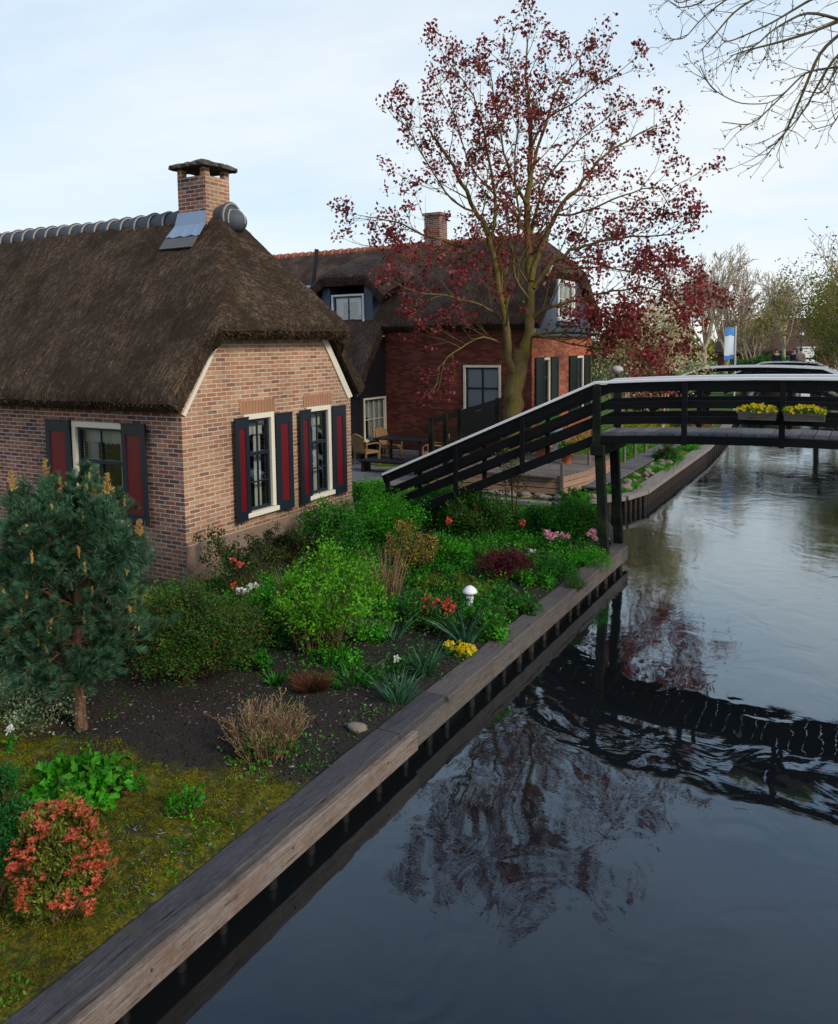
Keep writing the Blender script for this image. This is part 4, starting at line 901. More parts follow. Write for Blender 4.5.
for li, (px, a, b, r0, r1, D0) in enumerate(limbs):
    px = [(x, y) if y > 345 else (525 + (x - 525) * .92, 345 + (y - 345) * .935) for x, y in px]; P = polyline(px, D0 + a, D0 + b)
    tt = np.linspace(0, 1, len(P)); t2 = np.linspace(0, 1, len(P) * 3); Pc = np.stack([np.interp(t2, tt, P[:, i]) for i in range(3)], 1)
    Pc[1:-1] = (Pc[:-2] + Pc[1:-1] * 2 + Pc[2:]) / 4; Pc[1:-1] += rng.normal(size=(len(Pc) - 2, 3)) * .03 * min(1, r0 * 8)
    rad = (r0 * .68 + (r1 * .8 - r0 * .68) * (t2 ** .8))
    if li == 0: rad = np.interp(t2, [0, .15, .5, 1], [.40, .29, .25, .24])
    tr.tube(Pc, rad, 10 if r0 > .1 else 6)
    if li == 0: continue
    Ls = np.concatenate([[0], np.cumsum(np.linalg.norm(np.diff(Pc, axis=0), axis=1))]); tot = Ls[-1]
    s_ = tot * (.22 if r0 > .1 else .10)
    while s_ < tot:
        t_ = s_ / tot; pt = np.array([np.interp(s_, Ls, Pc[:, i]) for i in range(3)]); dd = np.array([np.interp(min(s_ + .3, tot), Ls, Pc[:, i]) - np.interp(max(s_ - .3, 0), Ls, Pc[:, i]) for i in range(3)]); dd /= np.linalg.norm(dd)
        a = R(rng.uniform(28, 60)); ax = np.cross(dd, rng.normal(size=3)); ax /= np.linalg.norm(ax); nd = dd * math.cos(a) + ax * math.sin(a)
        L = rng.uniform(.8, 1.7) * (1.1 - .45 * t_); rr = np.interp(s_, Ls, rad) * .42
        grow(S, T, pt, nd, L, min(max(rr, .012), .035), 1, 2, .10, .55, 4, (25, 55), .13)
        s_ += rng.uniform(.22, .42)
    T.append((Pc[-1], dd))
tr.build('trunk', M['bark'], mp_)
mb = MB(); sticks_of(mb, S, 5); mb.build('branches', M['bark'], mp_)
mb = MB(); P = np.array([t[0] for t in T]); P = P[rng.random(len(P)) < .80]
leaf_tufts(mb, P, 9, .08, .108, .082, .6); leaf_tufts(mb, P[rng.random(len(P)) < .30], 14, .11, .11, .085, .6)
# drooping darker foliage on the right hand low limbs
sel = np.array([(p_[2] < 7.2 and np.dot(p_ - np.array([-8.5, 20.4, 0]), _r) > 1.2) for p_ in P]); leaf_tufts(mb, P[sel], 15, .19, .11, .10, .5)
mb.build('crown', M['l_maple'], mp_)

# bare tree on the opposite bank reaching over the water
bt = thing('bare_tree', 'bare tree reaching in from the top right with thin drooping twigs', 'tree', (4.0, 9.0, .45))
tr = MB(); S = []; T = []
trunk = np.array([(4.0, 9.0, .3), (4.05, 9.1, 2.5), (4.0, 9.2, 5), (3.8, 9.3, 7.2), (3.4, 9.4, 8.6)]); tr.tube(trunk, [.30, .24, .20, .16, .10], 12)
lim = [([(858, 30), (820, 60), (800, 110), (782, 150), (766, 158)], 10.2, .035), ([(862, 22), (812, 42), (780, 52), (748, 60), (730, 66)], 10.6, .035),
       ([(858, 8), (780, -6), (735, 20), (712, 48), (700, 62)], 10.4, .030), ([(860, -8), (800, -22), (720, 0), (695, 16), (676, 18)], 10.9, .03),
       ([(862, 75), (828, 78), (805, 82), (780, 108), (752, 136), (722, 132)], 9.8, .022), ([(862, 50), (835, 66), (815, 100), (806, 118), (790, 138), (775, 152)], 10.1, .026),
       ([(860, 36), (808, 20), (772, 40), (756, 56), (740, 58)], 10.8, .03), ([(864, 12), (820, 4), (790, 22), (770, 34), (730, 52), (722, 50)], 10.0, .03),
       ([(790, 98), (770, 114), (738, 114), (710, 98), (700, 76)], 9.9, .010), ([(760, -10), (722, 12), (700, 30), (684, 50), (662, 48)], 10.5, .018),
       ([(855, 90), (842, 118), (834, 134), (812, 140)], 10.0, .015), ([(858, 46), (836, 80), (822, 104), (800, 100)], 10.5, .02), ([(740, -14), (700, 6), (678, 14), (668, 4)], 10.7, .016)]
for i, (px, D, r0) in enumerate(lim):
    r0 *= .72; px = [(x, y - 10) for x, y in px]; P = polyline(px, D, D - .6 + .1 * (i % 5)); tt = np.linspace(0, 1, len(P)); t2 = np.linspace(0, 1, len(P) * 4); Pc = np.stack([np.interp(t2, tt, P[:, k]) for k in range(3)], 1)
    for _ in range(2): Pc[1:-1] = (Pc[:-2] + Pc[1:-1] * 2 + Pc[2:]) / 4
    tr.tube(Pc, np.linspace(r0, .005, len(Pc)), 6)
    if i not in (8,): 
        j = trunk[4 if P[0][2] > 8 else 3]; mid = (j + Pc[0]) / 2 + np.array([0, 0, .3]); tr.tube([j, mid, Pc[0]], [r0 * 2.2, r0 * 1.5, r0], 7)
    for k in range(2, len(Pc) - 1):
        for _ in range(1):
            if rng.random() < .60:
                d = Pc[k + 1] - Pc[k]; d /= np.linalg.norm(d); ax = np.cross(d, rng.normal(size=3)); ax /= np.linalg.norm(ax); a = R(rng.uniform(25, 60))
                grow(S, T, Pc[k], d * math.cos(a) + ax * math.sin(a) + np.array([0, 0, -.25]), rng.uniform(.28, .62), .006, 1, 2, .05, .5, 2, (25, 55), .22)
tr.build('trunk', M['bark_grey'], bt); mb = MB(); sticks_of(mb, S, 4); 
P = np.array([t[0] for t in T]); leaf_tufts(mb, P, 2, .008, .035, .02, .3); mb.build('twigs', M['bark_grey'], bt)

def simple_tree(label, x, y, h, cr, twig_m, leaf_m, nleaf=6, lrad=.35, L=.25, seed=0, base=.45, trunk_r=None, up=.14, levels=3, nch=5, cat='tree', name='tree', th=.28, z0=.4, spread=1.0, group=None):
    o = thing(name, label, cat, (x, y, z0), group); S = []; T = []
    r = trunk_r or h * .022; tr = MB(); top = th * h
    P = np.array([(x, y, z0 - .2), (x + rng.normal() * .05 * h * .2, y, z0 + top * .5), (x + rng.normal() * .1, y + rng.normal() * .1, z0 + top)]); tr.tube(P, [r, r * .8, r * .65], 8)
    q = P[-1]
    for k in range(nch + 1):
        a = 2 * math.pi * (k + rng.random() * .6) / (nch + 1); el = R(rng.uniform(42, 78)) if k else R(88)
        d = np.array([math.cos(a) * math.cos(el) * spread, math.sin(a) * math.cos(el) * spread, math.sin(el)])
        grow(S, T, q - np.array([0, 0, top * .25 * rng.random()]), d, (h - top) * rng.uniform(.6, .8) * (cr / (h * .4)) ** .3, r * .5, 1, levels, up, .56, nch, (22, 52), .10)
    rm = np.linalg.norm([x, y]) * .00022 + .003; S = [(a_, b_, max(c_, rm), max(d_, rm * .8)) for a_, b_, c_, d_ in S]; sticks_of(tr, S, 4); tr.build('trunk', twig_m, o)
    if leaf_m is not None and nleaf:
        mb = MB(); P = np.array([t[0] for t in T]); leaf_tufts(mb, P, nleaf, lrad, L, L * .7, .3); mb.build('crown', leaf_m, o)
    return o
G_ = 'trees beyond the footbridges'
simple_tree('creamy blossoming magnolia right of the farmhouse gable, behind the red leaves', *atd(662, 400, 29)[:2], 5.0, 2.8, M['twig'], M['l_blossom'], 42, .24, .10, levels=3, name='blossom_tree', th=.15, spread=1.4, nch=6)
simple_tree('small green leafed tree between the farmhouse gable and the blossoming magnolia', *atd(620, 390, 31.5)[:2], 4.9, 2.2, M['twig'], M['l_yelgreen'], 10, .25, .18, th=.12, name='garden_tree', spread=1.2)
simple_tree('bare beige-twigged tree above the blue and white banner', *atd(728, 360, 62)[:2], 9.8, 4.2, M['twig'], None, levels=4, nch=6, name='bare_tree')
simple_tree('bare rounded tree just left of the banner, top above the blossom', *atd(706, 360, 72)[:2], 12.0, 4.5, M['twig'], None, levels=4, nch=6, name='bare_tree')
simple_tree('low olive leafed tree behind the hedge', *atd(752, 358, 75)[:2], 7.0, 4, M['twig'], M['l_olive'], 5, .5, .32, name='tree', th=.1, spread=1.5)
simple_tree('small bare tree between the olive tree and the green canal-side trees', *atd(783, 356, 95)[:2], 11.5, 5, M['twig'], None, levels=4, nch=6, name='bare_tree')
simple_tree('low bushy olive tree behind the brown roof', *atd(775, 356, 110)[:2], 8.5, 5, M['twig'], M['l_olive'], 5, .7, .4, name='tree', th=.1, spread=1.6)
simple_tree('tall yellow-green tree leaning over the canal at the right edge', -.6, 46, 6.9, 3.2, M['twig'], M['l_olive'], 34, .42, .13, name='canal_tree', levels=3, nch=6, th=.16, trunk_r=.11, spread=1.1)
simple_tree('second yellow-green canal tree, farther and lower behind the tall one', -2.2, 61, 7.6, 4, M['twig'], M['l_olive'], 26, .5, .18, name='canal_tree', levels=3, nch=6, th=.1, trunk_r=.10, spread=1.2)
simple_tree('greener tree at the right edge beside the yellow-green canal tree', .35, 40, 5.2, 2.6, M['twig'], M['l_yelgreen'], 26, .38, .13, name='canal_tree', levels=3, nch=6, th=.12)
simple_tree('bare tree with fine twigs rising behind the farmhouse ridge, left of its chimney', *atd(385, 300, 40)[:2], 9.4, 3.4, M['twig'], None, levels=4, nch=4, name='bare_tree')
simple_tree('thin bare tree at the far right behind the yellow-green tree', -.2, 54, 12.5, 4, M['twig'], M['l_olive'], 1, .2, .2, levels=3, nch=5, name='bare_tree')
# far wood at the horizon
mb = MB(); n = 26000; a = rng.uniform(R(-75), R(50), n); dist = rng.uniform(150, 210, n); ht = (3.2 + 2.2 * vnoise(np.stack([a * 30, a * 0, a * 0], -1), 1) + 1.6 * vnoise(np.stack([a * 110, a * 0, a * 0], -1), 1)).clip(1.2, 9)
C = np.stack([dist * np.sin(a), dist * np.cos(a), rng.random(n) ** .8 * ht * 1.1], 1); mb.leaves(C, unit(n), unit(n), 1.6, 1.2); tag(mb.build('far_wood', M['l_olive']), 'distant olive and brown wood along the horizon', 'wood', kind='stuff')

# ================================================================== PLANTS
def gz0(px, py): 
    p_ = atz(px, py, .5); z = zg1(p_[0], p_[1]); p_ = atz(px, py, z); return np.array([p_[0], p_[1], zg1(p_[0], p_[1])])
def bush(name, label, base, rx, ry, h, mat, n=9000, leaf=(.035, .02), clumps=70, cl_r=.16, stem_mat='stem', up=.4, cat='shrub', z_low=.10, stems=True, group=None, tip_mat=None, tip_n=0, inner=.35, tip_leaf=None, lean=0, irr=.5):
    bx, by, bz = base; o = thing(name, label, cat, base, group)
    th = rng.uniform(0, 2 * math.pi, clumps); el = np.arcsin(rng.uniform(-.25, 1, clumps)); rr = rng.uniform(.55, 1.0, clumps) ** .6
    ctr0 = np.array([bx, by, bz + h * .3])
    K = np.stack([bx + rx * rr * np.cos(th) * np.cos(el), by + ry * rr * np.sin(th) * np.cos(el), bz + h * (z_low + (1 - z_low) * (.35 + .62 * rr * np.sin(el)))], 1)
    lob = 1 + irr * vnoise((K - base) / max(rx, ry, h) * 1.0 + rng.random(3) * 50, 2.4) + .10 * rng.normal(size=clumps); K = ctr0 + (K - ctr0) * lob[:, None]; K[:, 2] = np.maximum(K[:, 2], bz + .04); hgt = rng.uniform(.75, 1.2, clumps)
    ctr = np.array([bx, by, bz + h * .35]); k = rng.integers(0, clumps, n); R0 = min(rx, ry, h)
    off = rng.normal(size=(n, 3)) * R0 * cl_r * (hgt[k] ** 1.5)[:, None] * [1, 1, 1.15]; C = K[k] + off; inn = rng.random(n) < inner * .4; C[inn] = ctr + (C[inn] - ctr) * .62
    C[:, 2] = np.maximum(C[:, 2], bz + .01)
    out = C - ctr; out /= np.linalg.norm(out, axis=1)[:, None] + 1e-6
    mb = MB(); mb.leaves(C, out * .5 + unit(n) + [0, 0, up], out + unit(n) * .8, leaf[0] * rng.uniform(.6, 1.3, n), leaf[1] * rng.uniform(.7, 1.2, n)); mb.build('foliage', mat, o)
    if stems:
        S = []
        for c_ in K:
            mid = np.array([bx, by, bz]) * .45 + c_ * .55 + rng.normal(size=3) * R0 * .08; b0 = np.array([bx, by, bz - .02]) + rng.normal(size=3) * np.array([rx, ry, 0]) * .10
            S += [(b0, mid, .008, .005), (mid, c_, .005, .002)]
        mb = MB(); sticks_of(mb, S, 4); mb.build('stems', M[stem_mat], o)
    if tip_mat is not None:
        kk = K[K[:, 2] > bz + h * .25] if tip_n > 0 else K; kk = kk + (kk - ctr) * .14
        P = np.repeat(kk, abs(tip_n), 0) + rng.normal(size=(len(kk) * abs(tip_n), 3)) * R0 * cl_r * .9; m_ = len(P); tl = tip_leaf or (leaf[0] * 1.2, leaf[1])
        mb = MB(); mb.leaves(P, unit(m_) + [0, 0, .5], unit(m_) + [0, 0, .8], tl[0], tl[1]); mb.build('new_growth', tip_mat, o)
    return o
def blossom_heads(o, pts, mat, r=.035, n=26, name='blossom'):
    for p_ in pts:
        mb = MB(); D = unit(n) + [0, 0, .5]; mb.leaves(np.repeat(np.array(p_)[None], n, 0) + rng.normal(size=(n, 3)) * r * .35, D, unit(n), r * 1.2, r * .95); mb.build(name, mat, o)
def tuft(name, label, base, n, L, W, mat, rad=.1, spread=.5, bend=.35, cat='grass tuft', group=None, extra=None):
    o = thing(name, label, cat, base, group); a = rng.uniform(0, 2 * math.pi, n); q = rng.random(n) ** .6
    P = np.array(base) + np.stack([np.cos(a) * q * rad, np.sin(a) * q * rad, np.zeros(n) - .01], 1); D = np.stack([np.cos(a) * q * spread, np.sin(a) * q * spread, np.ones(n)], 1) + rng.normal(size=(n, 3)) * .12
    mb = MB(); mb.blades(P, D, L * rng.uniform(.5, 1.1, n), W, bend); mb.build('blades', mat, o); return o

# --- dwarf pine
pb = gz0(82, 729); pine = thing('pine_tree', 'small blue-green pine with upright orange candles in front of the cottage side window', 'pine', pb)
tr = MB(); top = np.array([pb[0] + .02, pb[1] + .05, 2.55])
tk = np.array([pb - [0, 0, .05], pb + [-.03, 0, .35], pb + [-.06, .02, .75], pb + [-.03, .04, 1.2], top]); tr.tube(tk, [.062, .052, .046, .036, .014], 9)
S = []; SH = []
for z in np.linspace(.48, 2.0, 10):
    q = np.array([np.interp(z, tk[:, 2] - pb[2], tk[:, i]) for i in range(3)]); nb = 9
    for k in range(nb):
        a = 2 * math.pi * (k + rng.random()) / nb; f_ = math.sin(math.pi * min(1, (z + .05) / 2.2)) ** .6; L = (.63 * f_ + .07) * rng.uniform(.55, 1.18)
        el = R(rng.uniform(0, 24) + (z - .5) * 24); d = np.array([math.cos(a) * math.cos(el), math.sin(a) * math.cos(el), math.sin(el)]); T = []; S1 = []
        grow(S1, T, q, d, L, .016, 1, 3, .12, .55, 4, (28, 55), .10, .25); S += S1
        for (a0, b0, r_, _) in S1:
            if r_ < .0115: SH.append((a0, b0))
sticks_of(tr, S, 5); tr.build('trunk', M['bark_pine'], pine)
A = np.array([s[0] for s in SH]); B = np.array([s[1] for s in SH]); dd = B - A; Ls = np.linalg.norm(dd, axis=1); dd /= Ls[:, None] + 1e-9
nn_ = np.clip((Ls / .0052).astype(int), 6, 60); idx = np.repeat(np.arange(len(A)), nn_); k = len(idx); t_ = rng.random((k, 1))
C = A[idx] + (B - A)[idx] * t_ ; D = dd[idx] * .9 + unit(k) * .75 + [0, 0, .25]
mb = MB(); mb.leaves(C, D, unit(k), rng.uniform(.05, .09, k), .0045, fold=0)
tipi = rng.random(len(B)) < .9; Bt = B[tipi]; Dt = dd[tipi]; kk = 40; C = np.repeat(Bt, kk, 0); D = np.repeat(Dt, kk, 0) + unit(len(C)) * .55 + [0, 0, .35]; mb.leaves(C, D, unit(len(C)), .085, .0045, fold=0)
print('pine needles', k + len(C)); mb.build('needles', M['l_pine'], pine)
outer = np.linalg.norm((Bt - (pb + [0, 0, 1.25])) / [.72, .72, .95], axis=1); cand = Bt[(outer > .52) & (Bt[:, 2] > pb[2] + .9)]; rng.shuffle(cand); cand = cand[:210]
mb = MB()
for i, c_ in enumerate(cand):
    hi = np.clip((c_[2] - pb[2] - .8) / 1.3, .15, 1); L = rng.uniform(.04, .085) * (.6 + .9 * hi); n = 40; tt = rng.random(n)[:, None]
    ax = np.array([rng.normal() * .1, rng.normal() * .1, 1.]); P = c_ + ax * L * tt; mb.sticks([c_], [c_ + ax * L], [.010], [.005], 6); mb.leaves(P, unit(n) * .8 + [0, 0, .9], unit(n), .026, .007)
for (px, py, L) in ((46, 462, .20), (12, 475, .18), (60, 480, .18), (95, 490, .16), (108, 478, .20), (140, 520, .15), (78, 500, .14), (30, 500, .14)):
    L *= .85; c_ = atd(px, py + 16, 7.0 + rng.normal() * .2); n = 170; tt = rng.random(n)[:, None]; P = c_ + np.array([0, 0, L]) * tt; mb.sticks([c_], [c_ + [0, 0, L * .9]], [.010], [.004], 6); mb.leaves(P + rng.normal(size=P.shape) * [.009, .009, 0] * (1.2 - tt), unit(n) * .8 + [0, 0, .9], unit(n), .045 * (1.3 - .6 * tt[:, 0]), .008)
    Q = np.repeat((c_ - [0, 0, .10])[None], 90, 0) + rng.normal(size=(90, 3)) * .03; mb2 = MB() if False else None
mb.build('candles', M['candle'], pine)
mb = MB()
for (px, py) in ((46, 466), (12, 480), (60, 486), (95, 494), (108, 486), (140, 524), (78, 505), (30, 505), (22, 540), (8, 520), (118, 515), (60, 520), (40, 500), (24, 470), (100, 530), (130, 545), (20, 570), (70, 540), (85, 520)):
    c_ = atd(px, py + 12, 7.0); n = 900; P = c_ + rng.normal(size=(900, 3)) * .035 - np.array([0, 0, .30]) * rng.random((n, 1)); mb.leaves(P, unit(n) * .8 + [0, 0, .8], unit(n), .07, .0055, fold=0)
    mb.sticks([c_ - [0, 0, .35]], [c_], [.009], [.006], 5)
mb.build('needles', M['l_pine'], pine)

# --- shrubs and flowers of the bed
bush('round_shrub', 'dense round dark green shrub by the cottage corner, right of the pine', gz0(194, 674), .68, .60, .92, M['l_dark'], 30000, (.030, .016), 190, .13, irr=.22, tip_mat=leaf_mat('bronze_tips', [(.10, .12, .012), (.16, .09, .02)], .3), tip_n=26)
bush('variegated_shrub', 'low grey-green variegated shrub at the left edge under the pine', gz0(36, 718), .46, .36, .46, M['l_varieg'], 9000, (.028, .018), 70, .18)
o = bush('rose_bush', 'sparse rose bush with a few red blooms against the cottage corner', gz0(238, 597), .62, .35, .95, M['l_rose'], 2600, (.045, .030), 60, .12, 'stem', z_low=.3)
blossom_heads(o, [atd(x, y, 9.9) for x, y in ((233, 560), (239, 565), (234, 586), (263, 623), (268, 629), (264, 632))], M['pet_red'], .035)
o = bush('lime_shrub', 'large bright lime-green shrub on straw-brown stems in the middle of the bed', gz0(315, 648), .56, .50, .95, M['l_lime'], 10500, (.044, .025), 64, .15, 'stem', z_low=.22, inner=.1, irr=1.0)
mb = MB(); b_ = gz0(318, 648); S = []
for k in range(230):
    a = rng.uniform(0, 6.28); q_ = b_ + np.array([math.cos(a), math.sin(a), 0]) * rng.uniform(0, .26); e_ = b_ + np.array([math.cos(a) * .5, math.sin(a) * .5, rng.uniform(.5, .98)]) * rng.uniform(.7, 1.05); S.append((q_, e_, .006, .003))
sticks_of(mb, S, 4); mb.build('dry_stems', M['l_dry'], o)
bush('green_shrub', 'mid green leafy shrub under the second cottage window', gz0(332, 556), .60, .5, .78, M['l_mid'], 9000, (.05, .03), 80, .15)
bush('green_shrub', 'bright green shrub at the right corner of the cottage gable', gz0(380, 540), .62, .55, .66, M['l_bright'], 9000, (.05, .028), 80, .15)
bush('climbing_shrub', 'low straggly green shrub along the plinth below the first cottage window', gz0(288, 560), .8, .3, .55, M['l_rose'], 4200, (.045, .026), 60, .12)
bush('green_shrub', 'small green shrub beside the lower end of the bridge ramp', gz0(368, 500), .5, .45, .40, M['l_bright'], 5000, (.045, .026), 50, .16)
bush('leafy_shrub', 'mid green shrub left of the large lime-green one', gz0(270, 632), .35, .35, .55, M['l_bright'], 4500, (.045, .03), 50, .15)
tuft('tall_grass', 'tall straw-coloured upright stems behind the lime-green shrub', gz0(386, 603), 160, .85, .012, M['l_dry'], .16, .28, .05, 'ornamental grass')
o = bush('orange_shrub', 'small orange-tinted shrub right of the tall straw stems', gz0(412, 572), .34, .3, .62, M['l_yelgreen'], 3000, (.04, .026), 45, .14, tip_mat=leaf_mat('orange_leaf', [(.42, .16, .06), (.55, .30, .10)], .3), tip_n=16)
bush('green_shrub', 'dark green shrub beneath the bridge ramp', gz0(440, 520), .6, .5, .62, M['l_mid'], 9000, (.045, .026), 80, .15)
bush('green_shrub', 'green shrub in the bed below the middle of the bridge ramp', gz0(478, 535), .62, .5, .75, M['l_dark'], 9000, (.045, .026), 80, .15)
bush('green_shrub', 'low green leafy clump left of the maroon shrub', gz0(452, 562), .55, .4, .30, M['l_bright'], 6500, (.05, .03), 60, .16)
o = bush('green_shrub', 'leafy green clump just left of the bridge legs', gz0(560, 536), .75, .5, .50, M['l_mid'], 9000, (.045, .028), 80, .15)
bush('green_shrub', 'green clump right behind the pink flowers under the bridge deck', gz0(575, 522), .4, .35, .45, M['l_bright'], 3500, (.045, .028), 50, .15)
o = bush('maroon_shrub', 'small round maroon-leaved shrub in the bed near the quay', gz0(504, 580), .34, .32, .46, M['l_maroon'], 7500, (.026, .017), 80, .15)
bush('heath_shrub', 'low mossy green mound in front of the maroon shrub, left', gz0(455, 592), .55, .3, .16, M['l_olive'], 6000, (.03, .01), 60, .2, stems=False)
bush('heath_shrub', 'low green mound between the maroon shrub and the quay', gz0(555, 578), .36, .3, .20, M['l_mid'], 5000, (.03, .014), 50, .2, stems=False)
bush('heath_shrub', 'olive green mound near the quay, left of the bridge legs', gz0(590, 566), .38, .3, .22, M['l_bright'], 4500, (.03, .014), 50, .2, stems=False)
bush('dwarf_conifer', 'dark green dwarf conifer behind the strap-leaved clump', gz0(492, 632), .17, .17, .36, M['l_dark'], 5200, (.022, .006), 60, .2)
bush('dwarf_conifer', 'tiny dark conifer by the quay beyond the maroon shrub', gz0(576, 590), .15, .15, .20, M['l_dark'], 3000, (.02, .006), 40, .2)
o = bush('rhododendron', 'low rhododendron with coral red blooms beside the white mushroom ornament', gz0(436, 628), .38, .3, .30, M['l_dark'], 1600, (.07, .03), 50, .14)
blossom_heads(o, [atz(x, y, .5 + h_) for x, y, h_ in ((422, 602, .28), (428, 597, .32), (432, 606, .27), (437, 603, .3), (444, 606, .28), (449, 602, .3), (425, 610, .22), (453, 609, .24), (448, 612, .2), (430, 612, .2))], M['pet_red'], .042)
def stems_flower(name, label, px, py, n, rad, h, mat, leafm, r=.03, cat='flower'):
    b_ = gz0(px, py); o = thing(name, label, cat, b_); mb = MB(); k = 40 * max(1, n // 3); a = rng.uniform(0, 6.28, k); q_ = rng.random(k)
    mb.leaves(b_ + np.stack([np.cos(a) * q_ * rad, np.sin(a) * q_ * rad, rng.random(k) * h * .7], 1), unit(k) + [0, 0, .6], unit(k), .05, .022)
    pts = [b_ + np.array([rng.normal() * rad * .55, rng.normal() * rad * .55, h * rng.uniform(.8, 1.1)]) for _ in range(n)]; sticks_of(mb, [(np.array([p_[0], p_[1], b_[2]]), p_, .003, .003) for p_ in pts], 4); mb.build('foliage', leafm, o); blossom_heads(o, pts, mat, r); return o
stems_flower('pink_flowers', 'cluster of pale pink flowers left of the bridge legs', 556, 550, 9, .2, .28, M['pet_pink'], M['l_mid'], .045)
stems_flower('pink_flowers', 'pink flowers partly hidden behind the front bridge leg', 592, 548, 8, .2, .24, M['pet_pink'], M['l_mid'], .045)
stems_flower('red_flower', 'red flowers above the pink ones at the foot of the bridge', 588, 534, 4, .12, .34, M['pet_red'], M['l_bright'], .05)
stems_flower('red_flower', 'single red flower among the green shrubs under the ramp', 450, 540, 1, .1, .45, M['pet_red'], M['l_mid'], .055)
stems_flower('red_flower', 'single coral flower right of the young sapling', 523, 540, 1, .1, .30, M['pet_red'], M['l_mid'], .055)
stems_flower('yellow_flowers', 'dense low cushion of yellow flowers at the quay edge', 465, 656, 26, .10, .08, M['yellow'], M['l_bright'], .032)
stems_flower('yellow_flowers', 'smaller pair of yellow flowers left of the yellow cushion', 451, 654, 4, .05, .12, M['yellow'], M['l_bright'], .028)
stems_flower('white_flowers', 'white and yellow flowers below the rose bush', 248, 604, 6, .12, .22, M['pet_white'], M['l_mid'], .04)
stems_flower('white_flowers', 'small white and yellow flowers at the right foot of the maroon shrub', 534, 560, 4, .08, .14, M['pet_white'], M['l_mid'], .03)
stems_flower('white_flower', 'single white flower at the left edge above the red-tipped shrub', 11, 752, 1, .05, .20, M['pet_white'], M['l_mid'], .035)
stems_flower('white_flower', 'tiny white bud left of the coral rhododendron', 410, 622, 1, .05, .14, M['pet_white'], M['l_mid'], .028)
stems_flower('white_flower', 'white bud over the grass clump near the quay joint', 395, 672, 1, .05, .16, M['pet_white'], M['l_mid'], .028)
tuft('strap_leaved_plant', 'clump of blue-green strap leaves under the white mushroom ornament', gz0(465, 644), 46, .50, .030, M['l_strap'], .08, .55, .25, 'plant')
tuft('strap_leaved_plant', 'pale clump of narrow upright leaves by the quay, left of the yellow flowers', gz0(424, 676), 34, .50, .022, M['l_strap'], .08, .35, .2, 'plant')
tuft('strap_leaved_plant', 'green grassy clump near the joint of the quay boards', gz0(398, 700), 110, .36, .014, M['l_strap'], .13, .5, .3, 'plant')
tuft('strap_leaved_plant', 'thin blue-green leaves right of the lime-green shrub', gz0(388, 640), 40, .42, .02, M['l_strap'], .15, .4, .25, 'plant')
tuft('strap_leaved_plant', 'narrow leaves in the soil below the coral rhododendron', gz0(352, 682), 120, .26, .016, M['l_mid'], .22, .7, .4, 'plant')
tuft('bronze_grass', 'small dark bronze grass tussock in the dark soil', gz0(312, 687), 900, .20, .006, M['l_tuss'], .16, .55, .3)
tuft('green_tussock', 'small green tuft left of the bronze tussock', gz0(277, 682), 90, .16, .014, M['l_mid'], .08, .6, .4)
b_ = gz0(267, 752); o = thing('dry_shrub', 'pruned brown shrub of bare straw-coloured stems where moss meets soil', 'shrub', b_); S = []; T = []
for k in range(150):
    a = rng.uniform(0, 6.28); q_ = rng.random() ** .6; p0 = b_ + np.array([math.cos(a), math.sin(a), 0]) * q_ * .24; grow(S, T, p0, np.array([math.cos(a) * q_ * .55, math.sin(a) * q_ * .55, 1]), rng.uniform(.25, .42), .0045, 1, 2, .05, .45, 3, (20, 40), .12)
mb = MB(); sticks_of(mb, S, 4); mb.build('stems', M['l_dry'], o); mb = MB(); k = 420; P = b_ + np.stack([rng.normal(size=k) * .17, rng.normal(size=k) * .17, rng.random(k) ** 2 * .25], 1); mb.leaves(P, unit(k) + [0, 0, .4], unit(k), .04, .026); mb.build('young_leaves', M['l_bright'], o)
mb = MB(); P = np.array([t[0] for t in T]); leaf_tufts(mb, P, 2, .01, .022, .012); mb.build('buds', leaf_mat('pinkish_bud', [(.40, .22, .15), (.30, .30, .10)], .3), o)
# sapling before the ramp
b_ = gz0(512, 532); o = thing('sapling', 'thin young tree with sparse yellow-green leaves in front of the bridge ramp', 'sapling', b_); S = []; T = []
for k in range(4):
    a = rng.uniform(0, 6.28); grow(S, T, b_ + rng.normal(size=3) * [.05, .05, 0], np.array([math.cos(a) * .10, math.sin(a) * .10, 1]), rng.uniform(1.2, 1.75), .014, 1, 2, .1, .32, 7, (25, 50), .05, .35)
mb = MB(); sticks_of(mb, S, 5); mb.build('stems', M['stem'], o); mb = MB(); leaf_tufts(mb, [t[0] for t in T], 12, .05, .055, .03, .3); leaf_tufts(mb, [s[1] for s in S if s[3] < .008], 3, .04, .05, .03, .3); mb.build('foliage', M['l_yelgreen'], o)
# lower left corner
b_ = gz0(62, 916); o = bush('pieris_shrub', 'yellow-green shrub with clusters of salmon red new leaves at the lower left', b_, .24, .23, .74, M['l_yelgreen'], 13000, (.036, .014), 90, .14, tip_mat=None, z_low=.02, up=.7, irr=.3)
mb = MB()
for k in range(120):
    a = rng.uniform(0, 6.28); el = math.asin(rng.uniform(-.1, 1)); c_ = b_ + np.array([.29 * math.cos(a) * math.cos(el), .27 * math.sin(a) * math.cos(el), .24 + .52 * math.sin(el)]) + rng.normal(size=3) * .015
    if vnoise(np.array([[math.cos(a) * 1.3, math.sin(a) * 1.3, el * 1.6]]), 1.3, 4)[0] < -.42: continue
    for j in range(8):
        cc = c_ + rng.normal(size=3) * [.026, .026, .010]; n = 10; aa = rng.uniform(0, 6.28, n); mb.leaves(np.repeat(cc[None], n, 0), np.stack([np.cos(aa), np.sin(aa), rng.uniform(.1, .9, n)], 1), unit(n) * .3 + [0, 0, 1], .028, .012)
mb.build('red_leaves', M['l_red'], o)
